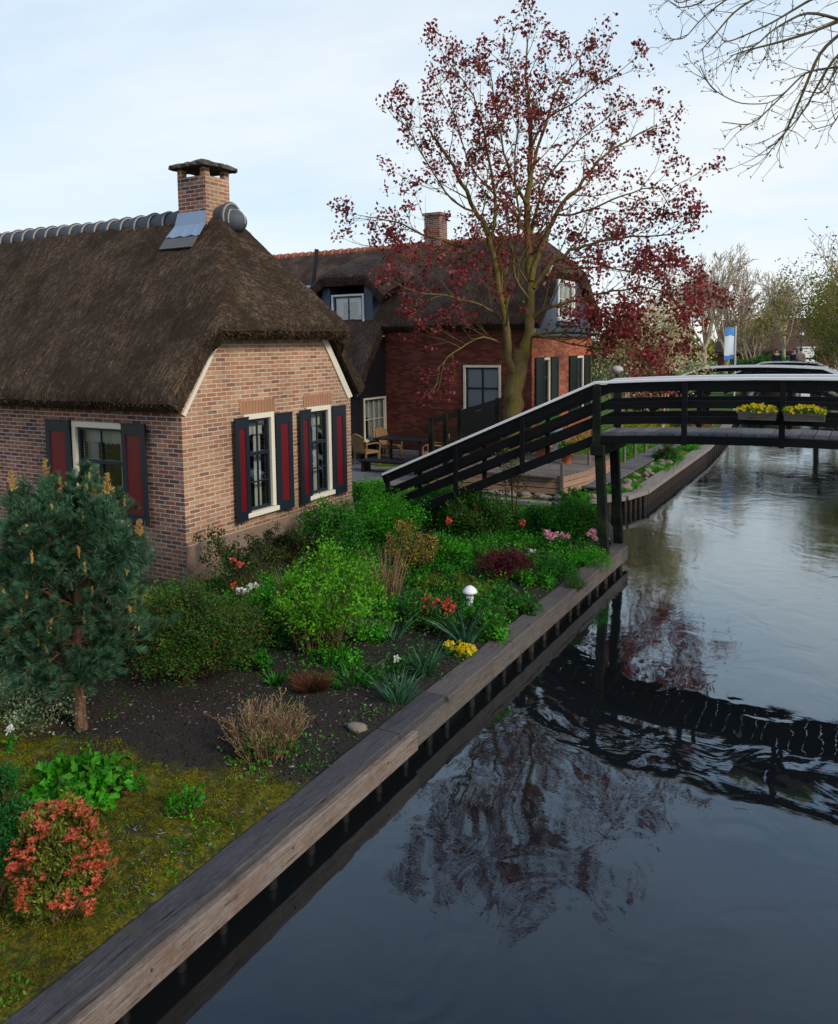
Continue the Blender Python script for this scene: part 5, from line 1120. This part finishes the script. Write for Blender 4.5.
bush('columnar_conifer', 'dense bright green conifer cut by the left edge beside the red-tipped shrub', atz(-4, 902, .5), .17, .22, .95, leaf_mat('conifer_green', [(.01, .10, .015), (.02, .20, .02)], .25), 16000, (.026, .010), 110, .16)
b_ = gz0(78, 812); o = bush('leafy_plant', 'bright green broad-leaved plant behind the red-tipped shrub', b_, .36, .28, .40, M['l_bright'], 900, (.075, .055), 46, .16, 'stem', up=.1, z_low=.2, inner=.1, cat='plant')
bush('leafy_plant', 'small dark-leaved plant with yellow flowers right of the broad-leaved plant', gz0(125, 795), .12, .12, .12, M['l_mid'], 260, (.035, .025), 12, .3, cat='plant')
bush('leafy_plant', 'small bright green seedling standing alone in the moss', gz0(185, 815), .12, .12, .18, M['l_bright'], 240, (.045, .028), 16, .25, cat='plant')
stems_flower('yellow_flowers', 'two tiny yellow flowers in the moss behind the red-tipped shrub', 128, 790, 2, .05, .12, M['yellow'], M['l_mid'], .018)
bush('golden_shrub', 'golden yellow leaved shrub behind the pine against the cottage wall', atz(133, 640, .5), .26, .24, .55, M['l_gold'], 2600, (.035, .02), 40, .15)
bush('dark_shrub', 'dark shadowy shrub under the pine beside the cottage wall', atz(45, 668, .5), .75, .5, .75, M['l_dark'], 9000, (.035, .018), 80, .16)
bush('dark_shrub', 'dark green shrub at the left edge behind the pine', atz(-5, 650, .5), .6, .6, 1.25, M['l_dark'], 9000, (.035, .018), 80, .16)

# --- ground cover
def scatter(n, cond): 
    X = rng.uniform(-9.6, -3.95, n * 14); Y = rng.uniform(.8, 16.2, n * 14); ok = cond(X, Y) & ~((X < -8.65) & (Y > 8.3) & (Y < 12.8)) & (X < interp(EDGE_L, Y) - .22); X, Y = X[ok][:n], Y[ok][:n]; return np.stack([X, Y, zg(X, Y)], 1)
def mossy(X, Y): return Y - .30 * np.abs(X + 6.2) + .5 * vnoise(np.stack([X, Y, X * 0], -1), 1.5) < 4.4
P = scatter(110000, lambda X, Y: mossy(X, Y) & (vnoise(np.stack([X, Y, X * 0], -1), 7) + .5 * vnoise(np.stack([X, Y, X * 0], -1), 23) > -.25)); n = len(P); mb = MB(); mb.leaves(P - [0, 0, .003], unit(n) * .9 + [0, 0, .8], unit(n), rng.uniform(.012, .028, n), .009, fold=0); tag(mb.build('moss', M['l_moss']), 'yellow-green moss covering the ground by the quay', 'moss', kind='stuff')
def weeds(n_cl, cond, mat, name, label, L=.03, h=.05, per=16, rad=.06):
    P = scatter(n_cl, cond); k = len(P); C = np.repeat(P, per, 0) + rng.normal(size=(k * per, 3)) * [rad, rad, 0]; C[:, 2] = zg(C[:, 0], C[:, 1]) + rng.random(len(C)) ** 2 * h; m_ = len(C)
    mb = MB(); mb.leaves(C, unit(m_) + [0, 0, .5], unit(m_) * .6 + [0, 0, 1], L * rng.uniform(.5, 1.3, m_), L * .6); tag(mb.build(name, mat), label, 'ground cover', kind='stuff')
patch = lambda X, Y, s, o: vnoise(np.stack([X, Y, X * 0 + o], -1), s)
weeds(260, lambda X, Y: mossy(X, Y) & (patch(X, Y, 1.8, 3) > .05), M['l_bright'], 'moss_weeds', 'scattered bright green weeds in the moss', .034, .045, 8, .04)
weeds(330, lambda X, Y: (interp(EDGE_L, Y) - X < .55) & (patch(X, Y, 2.2, 9) > -.25), M['l_bright'], 'edge_weeds', 'bright weeds growing along the quay boards', .026, .05, 10, .045)
weeds(1700, lambda X, Y: ~mossy(X, Y) & (Y > 6.5 + .4 * (X + 5.5)) & (patch(X, Y, 1.2, 5) > -.12), M['l_mid'], 'bed_weeds', 'green ground cover between the shrubs of the bed', .045, .20, 18, .09)
weeds(1500, lambda X, Y: (Y > 7.3) & (patch(X, Y, 1.0, 7) > -.2), M['l_bright'], 'bed_ground_cover', 'brighter leafy ground cover towards the bridge', .05, .22, 14, .09)
weeds(520, lambda X, Y: ~mossy(X, Y) & (Y < 8.2) & (patch(X, Y, 2.2, 15) > .1), M['l_mid'], 'soil_weeds', 'sparse seedlings on the dark soil', .024, .03, 6, .05)
P = scatter(3600, lambda X, Y: (Y < 9) & (patch(X, Y, 1.6, 21) > -.05)); n = len(P); mb = MB(); mb.leaves(P + [0, 0, .006], unit(n) * [1, 1, .15], unit(n) * .35 + [0, 0, 1], rng.uniform(.02, .055, n), rng.uniform(.010, .024, n)); tag(mb.build('fallen_leaves', M['l_fallen']), 'grey-brown fallen leaves and chips on moss and soil', 'litter', kind='stuff')
P = scatter(7000, lambda X, Y: ~mossy(X, Y) & (Y < 9)); mb = MB()
for p_ in P[:2600]: mb.ball(p_ + [0, 0, .0], rng.uniform(.006, .028) ** 1.0, n=4, sc=(1, 1, .7))
tag(mb.build('soil_crumbs', flat_mat('soil_crumb', (.03, .026, .024), .95, .1)), 'crumbs of dark soil in the bed', 'soil', kind='stuff')
P = scatter(2600, lambda X, Y: mossy(X, Y) & (patch(X, Y, 3, 31) > .0)); mb = MB(); mb.blades(P, unit(len(P)) * .7 + [0, 0, 1], .045 * rng.uniform(.5, 1.4, len(P)), .006, .5, nseg=2); tag(mb.build('short_grass', M['l_bright']), 'short thin grass blades in the moss', 'grass', kind='stuff')
lc_ = [('low leafy clump left of the bronze tussock', 255, 668, 'l_mid'), ('low bright clump in the bed between the lime-green shrub and the coral blooms', 372, 640, 'l_bright'), ('bright clump just above the bronze tussock', 338, 664, 'l_bright'), ('low green clump below the white ornament', 485, 622, 'l_mid'), ('low clump behind the coral blooms', 420, 585, 'l_bright'), ('low green clump at the quay edge right of the dwarf conifer', 520, 612, 'l_mid'), ('bright leafy clump at the quay edge beyond the yellow flowers', 492, 640, 'l_bright'), ('low green clump at the foot of the tall straw stems', 395, 618, 'l_mid'), ('dark leafy clump under the round dark shrub', 240, 640, 'l_dark'), ('bright low clump right of the maroon shrub', 535, 585, 'l_bright'), ('spreading low clump between orange shrub and maroon shrub', 440, 580, 'l_mid')]
for lb, px_c, py_c, m_ in lc_: bush('leafy_clump', lb, gz0(px_c, py_c), rng.uniform(.16, .30), rng.uniform(.14, .24), rng.uniform(.10, .22), M[m_], 900, (rng.uniform(.04, .065), .028), 26, .22, cat='plant', irr=.8)
b_ = gz0(357, 731); mb = MB(); mb.ball(b_ + [0, 0, .02], .075, n=8, sc=(1.3, 1, .55), noise=.25); tag(mb.build('garden_stone', M['rock']), 'pale rounded stone by the quay beside green weeds', 'stone')

# --- mushroom ornament
b_ = gz0(470, 606); o = thing('mushroom_ornament', 'white mushroom shaped garden ornament in the bed', 'garden ornament', b_)
mb = MB(); prof = [(0, .10), (.03, .095), (.065, .072), (.095, .038), (.108, .008), (.10, .0), (.03, .01), (0, .01)]; G = np.array([[(b_[0] + r_ * math.cos(a), b_[1] + r_ * math.sin(a), b_[2] + .20 + z_) for a in np.linspace(0, 2 * math.pi, 21)] for r_, z_ in prof]); mb.grid(G, flip=False); mb.build('cap', M['white'], o)
mb = MB(); mb.ball(b_ + [0, 0, .13], .055, n=9); mb.tube([b_, b_ + [0, 0, .12]], [.05, .035], 12); mb.build('stalk', M['white'], o)
# ================================================================== FAR BANK, TERRACE AND FURNITURE
tz = .95; o = thing('wooden_terrace', 'raised wooden terrace with pinkish board sides beyond the bridge ramp', 'terrace', (-7.5, 19.5, .5))
poly = [(-9.6, 17.45), (-6.2, 17.62), (-5.95, 18.9), (-6.05, 21.4), (-9.6, 21.4)]
mb = MB()
for k in range(26):
    y = 17.5 + k * .15; xr_ = np.interp(y, [17.4, 17.7, 18.9, 21.4], [-6.35, -6.2, -5.95, -6.05]); mb.box(((-9.6 + xr_) / 2, y + .07, tz), (xr_ + 9.6, .142, .035))
mb.build('decking', M['terrace'], o)
for (a, b) in (((-9.6, 17.47), (-6.2, 17.62)), ((-6.19, 17.62), (-5.95, 18.9)), ((-5.95, 18.9), (-6.05, 21.4))):
    mb = MB()
    for z in (.60, .745, .885): mb.beam((*a, z), (*b, z), .03, .125)
    mb.build('side_board', M['terrace_face'], o)
mb = MB(); mb.box((-6.17, 17.6, .85), (.07, .07, .9)); mb.build('corner_post', M['terrace'], o)
# rocks
k = 0; lab = 'pale rocks heaped along the quay beyond the bridge'
for i in range(46):
    if i < 26: x = -8.0 + i * .098 + rng.normal() * .04; y = 17.25 + max(0, (x + 6.2)) * .9 + rng.normal() * .05 - .02
    else: x = -5.22 + rng.normal() * .10; y = 18.9 + (i - 26) * .28 + rng.normal() * .1
    r_ = rng.uniform(.04, .12); mb = MB(); mb.ball((0, 0, 0), r_, n=8, sc=(rng.uniform(.9, 1.6), rng.uniform(.8, 1.1), rng.uniform(.55, .9)), noise=.6); ob = mb.build('rock', M['rock']); ob.location = (x, y, .5 + r_ * .3)
    tag(ob, 'pale rounded rock in the row below the wooden terrace' if i < 26 else 'pale rock among the grass between boardwalk and far quay', 'rock', 'rocks below the terrace' if i < 26 else 'rocks beside the boardwalk')
mb = MB(); n = 9000; y = rng.uniform(18.7, 32, n); x = np.interp(y, [18.7, 19.5, 28, 34], [-5.25, -5.12, -5.2, -5.5]) + rng.normal(size=n) * .13; ok = vnoise(np.stack([x, y, x * 0], -1), 1.2) > -.25; P = np.stack([x, y, np.full(n, .45)], 1)[ok]
mb.blades(P, unit(len(P)) * .4 + [0, 0, 1], .22 * rng.uniform(.4, 1.1, len(P)), .018, .4); tag(mb.build('verge_grass', M['l_bright']), 'grass strip between the boardwalk and the far quay', 'grass', kind='stuff')
bush('verge_shrub', 'dark round shrub on the grass strip by the far quay', np.array([-5.25, 24.2, .45]), .28, .3, .50, M['l_dark'], 3500, (.05, .025), 40, .16)
for i, y in enumerate((19.6, 20.6, 21.6, 22.7, 23.8, 25.0)):
    mb = MB(); mb.tube([(-6.15 + .02 * i, y, .4), (-6.15 + .02 * i, y, 1.30 + .03 * rng.normal())], .045, 8); tag(mb.build('fence_post', M['terrace']), 'short grey wooden post in the row beside the boardwalk', 'post', 'posts beside the boardwalk')
bush('flower_border', 'low green shrub beside the end of the terrace, under the bridge deck', np.array([-5.7, 17.1, .45]), .3, .2, .3, M['l_mid'], 2500, (.04, .025), 40, .15)
# lawn and flower strips beyond the boardwalk
mb = MB(); n = 26000; P = np.stack([rng.uniform(-13, -6.4, n), rng.uniform(24.5, 36, n), np.full(n, .45)], 1); P = P[~((P[:, 0] < -8.5) & (P[:, 1] < 28))]; mb.blades(P, unit(len(P)) * .4 + [0, 0, 1], .16, .035, .3, nseg=2); tag(mb.build('lawn', M['l_bright']), 'bright green lawn beyond the boardwalk', 'grass', kind='stuff')
for i, (px, py, D, mt, lb) in enumerate(((575, 438, 27, 'l_gold', 'yellow-green low shrub seen between the bridge rails, leftmost'), (610, 436, 28, 'l_yelgreen', 'yellow flowering low shrub behind the bridge, beside the corner post'), (650, 432, 31, 'l_gold', 'yellow flowering mound on the lawn seen through the rails'), (690, 431, 33, 'l_yelgreen', 'red and yellow flowering mound on the lawn, right of the other mounds'))):
    p_ = atd(px, py, D); bush('flowering_shrub', lb, (p_[0], p_[1], .45), .9, .6, .42, M[mt], 3000, (.07, .04), 50, .16, tip_mat=M['pet_red'] if i == 3 else None, tip_n=8)
# pots
def pot(label, x, y, z, r, h, mat, plant=None, name='flower_pot'):
    o = thing(name, label, 'flower pot', (x, y, z)); mb = MB(); prof = [(r * .7, 0), (r * .98, h * .85), (r * 1.1, h * .86), (r * 1.1, h), (r * .92, h), (r * .9, h * .8), (0, h * .8)]
    G = np.array([[(x + a * math.cos(t_), y + a * math.sin(t_), z + b) for t_ in np.linspace(0, 2 * math.pi, 19)] for a, b in prof]); mb.grid(G, flip=True); mb.build('pot', mat, o)
    if plant: n = 500; mb = MB(); mb.leaves(np.array([x, y, z + h + r * .4]) + rng.normal(size=(n, 3)) * r * .55, unit(n) + [0, 0, .5], unit(n), .09, .05); mb.build('foliage', plant, o)
pot('terracotta pot on the wooden terrace seen between ramp boards', -6.75, 19.6, tz + .02, .17, .28, M['terracotta'], M['l_mid'])
pot('larger terracotta pot on the terrace left of the other pot', -7.5, 19.9, tz + .02, .22, .40, M['terracotta'], M['l_yelgreen'])
p_ = atd(533, 410, 21.5); pot('blue-grey glazed tub with a green plant beside the maple trunk', -7.6, 20.6, tz + .02, .33, .80, flat_mat('glazed_blue', (.20, .26, .34), .35, .5), M['l_bright'])
# garden globe
p_ = atd(617, 370, 27); o = thing('garden_lamp', 'round white globe lamp on a post beneath the red leaves by the gable', 'garden lamp', (p_[0], p_[1], .45)); mb = MB(); mb.ball(p_, .21, n=10, sc=(1, 1, .72)); mb.build('globe', flat_mat('aged_white_globe', (.52, .52, .52), .6, .3, var=.5), o); mb = MB(); mb.tube([(p_[0], p_[1], .4), (p_[0], p_[1], p_[2] - .15)], .035, 8); mb.build('post', M['iron'], o)
# dark railing at the terrace
o = thing('wooden_railing', 'dark wooden railing rising to a solid board panel in front of the farmhouse window', 'railing', (-9, 18, .6))
a = np.array([-9.62, 17.55]); b = np.array([-8.05, 18.45]); zt = lambda t_: 2.18 + .52 * t_
for t_ in (0.02, .22, .42, .95):
    p_ = a + (b - a) * t_; mb = MB(); mb.box((p_[0], p_[1], (zt(t_) + .5) / 2), (.11, .11, zt(t_) - .5 + .06)); mb.build('post', M['bridge_post'], o)
for dz0, h_ in ((-.06, .13),):
    mb = MB(); mb.beam((*a, zt(0) + dz0), (*b, zt(1) + dz0), .05, h_); mb.build('rail', M['bridge'], o)
mb = MB(); c_ = a + (b - a) * .42
for k in range(5): mb.beam((*c_, zt(.42) - .2 - k * .13), (*b, zt(1) - .2 - k * .13), .03, .125)
mb.build('board_panel', M['bridge'], o)
# table and wicker chairs
tx, ty, tzz = -12.0, 20.35, .552
o = thing('garden_table', 'dark rectangular garden table on the patio', 'table', (tx, ty, tzz)); mb = MB()
mb.box((tx, ty, tzz + .74), (1.7, .95, .045)); mb.build('tabletop', M['black'], o, bevel=.01)
for sx in (-.72, .72):
    for sy in (-.38, .38): mb = MB(); mb.box((tx + sx, ty + sy, tzz + .36), (.06, .06, .72)); mb.build('leg', M['black'], o)
def wicker_chair(x, y, rz, label):
    o = thing('wicker_chair', label, 'chair', (x, y, tzz), 'wicker chairs around the garden table'); o.rotation_euler.z = rz
    def pt(mb, nm, mt='wicker'):
        ob = mb.build(nm, M[mt]); ob.parent = o; return ob
    mb = MB(); mb.box((0, 0, .40), (.52, .50, .07), grain=False); pt(mb, 'seat')
    mb = MB(); G = np.array([[(-.25 + .5 * u_, .25 + .10 * v_ - .06 * math.sin(math.pi * u_) * -1, .42 + v_ * (.52 - .10 * (2 * u_ - 1) ** 2)) for v_ in np.linspace(0, 1, 5)] for u_ in np.linspace(0, 1, 9)]); mb.grid(G); mb.grid(G + [0, .035, 0], flip=True); mb.tube([G[i, -1] + [0, .015, 0] for i in range(9)], .025, 6); pt(mb, 'backrest')
    for s_ in (-1, 1):
        mb = MB(); mb.tube([(s_ * .27, -.26, 0), (s_ * .28, -.26, .35), (s_ * .29, -.27, .60), (s_ * .29, -.18, .66), (s_ * .29, .05, .66), (s_ * .27, .27, .64)], .022, 6); pt(mb, 'armrest')
        for sy in (-.24, .24): mb = MB(); mb.tube([(s_ * .24, sy, 0), (s_ * .24, sy, .4)], .02, 6); pt(mb, 'leg')
wicker_chair(-12.85, 19.55, R(165), 'wicker armchair nearest the cottage corner, left of the table')
wicker_chair(-12.9, 20.9, R(75), 'wicker chair behind the table, only its back showing')
wicker_chair(-10.85, 20.05, R(-75), 'wicker chair at the right end of the table')
mb = MB(); mb.beam((-13.35, 21.3, .55), (-13.6, 21.7, 2.3), .03, .03); tag(mb.build('garden_tool_handle', M['terrace']), 'long wooden pole leaning in the corner by the red wall', 'pole')
mb = MB(); mb.box((-11.6, 18.6, .86), (1.5, .45, .06)); 
o = thing('garden_bench', 'low dark bench in front of the garden table', 'bench', (-11.6, 18.6, .55)); mb.build('seat', M['black'], o, bevel=.01)
for x in (-12.25, -10.95): mb = MB(); mb.box((x, 18.6, .69), (.06, .4, .28)); mb.build('leg', M['black'], o)
# ---- hedge, banner, lamp, far house, people
p_ = atd(768, 364, 66); o = bush('clipped_hedge', 'long bright green clipped hedge beyond the footbridges', (p_[0], p_[1], .45), 2.6, .9, 2.1, M['l_hedge'], 16000, (.11, .07), 200, .16)
p_ = atd(745, 366, 52); bush('round_conifer', 'dark green round shrub left of the clipped hedge', (p_[0], p_[1], .45), 1.0, .9, 1.9, M['l_dark'], 7000, (.11, .06), 80, .16)
p_ = atd(735, 366, 42); o = thing('banner', 'white upright banner with blue ends on a pale pole left of the canal', 'banner', (p_[0], p_[1], .45))
zt_ = 4.80; mb = MB(); mb.tube([(p_[0], p_[1], .4), (p_[0], p_[1], zt_ + .03)], .035, 8); mb.build('pole', M['white'], o)
t = NT('banner_cloth'); zc = t.n('SeparateXYZ', {0: t.pos()}).outputs[2]; zc = t.math('ADD', zc, t.math('MULTIPLY', t.noise(t.pos(), 2.2, 2), .5))
c = t.ramp(t.n('MapRange', {'Value': zc, 1: 3.05, 2: 5.05}).outputs[0], [(0, (.08, .25, .62)), (.26, (.74, .80, .88)), (.76, (.10, .30, .66))], 'CONSTANT'); t.bsdf(c, .8)
mb = MB(); fx = np.array([-_r[0], -_r[1], 0]); G = np.array([[np.array([p_[0], p_[1], 0]) + fx * (.06 + u_ * .52) + np.array([0, .05 * math.sin(u_ * 5 + v_ * 3), 3.15 + v_ * 1.62 - (.10 * u_ if v_ == 0 else 0)]) for v_ in np.linspace(0, 1, 9)] for u_ in np.linspace(0, 1, 7)]); mb.grid(G); mb.build('cloth', t.mat, o)
p_ = atd(801, 360, 64); o = thing('street_lamp', 'thin grey lamp post right of the people on the far bridge', 'street lamp', (p_[0], p_[1], .45)); mb = MB(); mb.tube([(p_[0], p_[1], .4), (p_[0], p_[1], 4.5)], .06, 8); mb.build('post', M['blue_grey'], o); mb = MB(); mb.ball((p_[0], p_[1], 4.55), .16, n=7); mb.build('lamp_head', M['white'], o)
p_ = atd(806, 356, 75); mb = MB(); mb.box((p_[0], p_[1], 2.9), (1.1, .9, .9), rz=YAW); mb.box((p_[0], p_[1], 3.4), (1.3, 1.1, .10), rz=YAW); mb.box((p_[0], p_[1], 1.3), (1.2, 1.0, 1.9), rz=YAW); tag(mb.build('kiosk', M['white']), 'small white kiosk beyond the lamp post', 'kiosk')
def far_house(label, px, D, L, W, hw, hr, wm, rm):
    p_ = atd(px, 360, D); o = thing('house', label, 'house', (p_[0], p_[1], .45)); x, y = p_[0], p_[1]; hw += .45; hr += .45
    mb = MB(); x0, x1, y0, y1 = x - L / 2, x + L / 2, y - W / 2, y + W / 2
    for q_ in ([(x0, y0), (x1, y0)], [(x1, y0), (x1, y1)], [(x1, y1), (x0, y1)], [(x0, y1), (x0, y0)]): mb.poly([(*q_[0], .2), (*q_[1], .2), (*q_[1], hw), (*q_[0], hw)])
    mb.poly([(x1, y0, hw), (x1, y1, hw), (x1, y, hr)]); mb.poly([(x0, y0, hw), (x0, y, hr), (x0, y1, hw)]); mb.build('wall', wm, o)
    mb = MB()
    for s_ in (-1, 1): G = np.array([[(xx, y + s_ * W * .58 * v_, hr + .15 - (hr - hw + .25) * v_ * 1.05) for v_ in (0, .5, 1)] for xx in np.linspace(x0 - .3, x1 + .3, 12)]); mb.grid(G); mb.grid(G - [0, 0, .25])
    mb.build('roof', rm, o)
    for k in range(4): mb = MB(); mb.box((x0 + L * (k + .6) / 4.4, y0 - .03, 1.7), (.9, .06, 1.1)); w_ = mb.build('window', M['cream'], o); mb = MB(); mb.box((x0 + L * (k + .6) / 4.4, y0 - .065, 1.7), (.75, .02, .95)); mb.build('pane', M['navy'], w_)
    mb = MB(); mb.box((x, y, hr + .4), (.8, .7, 1.2), grain=False); mb.build('chimney', M['brick_red'], o)
rb = flat_mat('brown_roof', (.14, .085, .065), .9, .1, var=.5, bs=2)
far_house('distant brown-roofed house between the hedge and the far trees', 778, 100, 13, 8, 2.6, 6.2, M['brick_red'], rb)
far_house('distant grey-roofed house behind the banner', 748, 110, 7, 6, 2.0, 3.9, M['brick_red'], flat_mat('grey_roof', (.13, .135, .15), .8, .2, var=.4, bs=2))
# people on the far bridge
def person(label, x, y, z, rz, top, legs, hair, lean=0, skin=(.55, .33, .24)):
    o = thing('person', label, 'person', (x, y, z)); o.rotation_euler.z = rz
    def skinmesh(nm, V, E_, Rr, mt, lv=2):
        me = bpy.data.meshes.new(nm); me.from_pydata(V, E_, []); ob = bpy.data.objects.new(nm, me); col.objects.link(ob); ob.parent = o
        m_ = ob.modifiers.new('skin', 'SKIN'); me.skin_vertices.new() if not me.skin_vertices else None
        for i, r_ in enumerate(Rr): me.skin_vertices[0].data[i].radius = (r_[0], r_[1]) if isinstance(r_, tuple) else (r_, r_)
        me.skin_vertices[0].data[0].use_root = True
        s_ = ob.modifiers.new('sub', 'SUBSURF'); s_.levels = lv; s_.render_levels = lv; me.materials.append(mt)
        for p__ in me.polygons: p__.use_smooth = True
        return ob
    sk = flat_mat('skin', skin, .6, .3, var=.1)
    V = [(0, 0, .95), (0, 0, 1.15), (0, .01, 1.40), (0, .01, 1.52), (0, -.01, 1.60), (0, -.01, 1.72),
         (.10, 0, .90), (.11, .01, .50), (.11, .03, .07), (.11, -.12, .035), (-.10, 0, .90), (-.11, -.02, .50), (-.11, .0, .07), (-.11, -.15, .035),
         (.19, .01, 1.41), (.25, .03, 1.14), (.24, -.08, .92), (.24, -.13, .83), (-.19, .01, 1.41), (-.25, .03, 1.14), (-.22, -.10, .93), (-.22, -.15, .85)]
    E_ = [(0, 1), (1, 2), (2, 3), (3, 4), (4, 5), (0, 6), (6, 7), (7, 8), (8, 9), (0, 10), (10, 11), (11, 12), (12, 13), (2, 14), (14, 15), (15, 16), (16, 17), (2, 18), (18, 19), (19, 20), (20, 21)]
    Rr = [(.15, .10), (.13, .09), (.14, .09), .05, (.075, .09), (.07, .085), .08, .055, .04, .035, .08, .055, .04, .035, .055, .04, .03, .03, .055, .04, .03, .03]
    skinmesh('body', V, E_, Rr, sk)
    f_ = 1.22; jk = [0, 1, 2, 14, 15, 16, 18, 19, 20]; mp2 = {v: i for i, v in enumerate(jk)}
    skinmesh('jacket', [V[i] for i in jk], [(mp2[a], mp2[b]) for a, b in E_ if a in mp2 and b in mp2], [tuple(x_ * f_ + .01 for x_ in (Rr[i] if isinstance(Rr[i], tuple) else (Rr[i],) * 2)) for i in jk], top)
    jk = [0, 6, 7, 8, 10, 11, 12]; mp2 = {v: i for i, v in enumerate(jk)}
    skinmesh('trousers', [V[i] for i in jk], [(mp2[a], mp2[b]) for a, b in E_ if a in mp2 and b in mp2], [tuple(x_ * 1.15 + .008 for x_ in (Rr[i] if isinstance(Rr[i], tuple) else (Rr[i],) * 2)) for i in jk], legs)
    mb = MB(); mb.ball((0, .02, 1.70), .115, n=8, sc=(.85, .95, .85)); ob = mb.build('hair', hair); ob.parent = o
    for s_ in (-1, 1): mb = MB(); mb.ball((s_ * .11, -.07, .04), .07, n=7, sc=(.7, 1.9, .7)); ob = mb.build('shoe', M['black']); ob.parent = o
dk = flat_mat('dark_coat', (.02, .022, .035), .9, .1); bl = flat_mat('navy_coat', (.025, .035, .08), .9, .1); be = flat_mat('beige_coat', (.50, .36, .28), .9, .1); hr = flat_mat('brown_hair', (.06, .035, .02), .7, .2)
person('person in dark clothes, leftmost of the three on the far footbridge', -5.25, 55.4, 1.76, R(20), dk, M['black'], hr)
person('person in a navy jacket, in the middle of the far footbridge', -4.25, 55.6, 1.79, R(-30), bl, M['black'], hr)
person('person in a light beige coat, rightmost on the far footbridge', -3.85, 55.35, 1.78, R(160), be, M['navy'], hr)
# give parentless structural pieces no category; nothing else to do
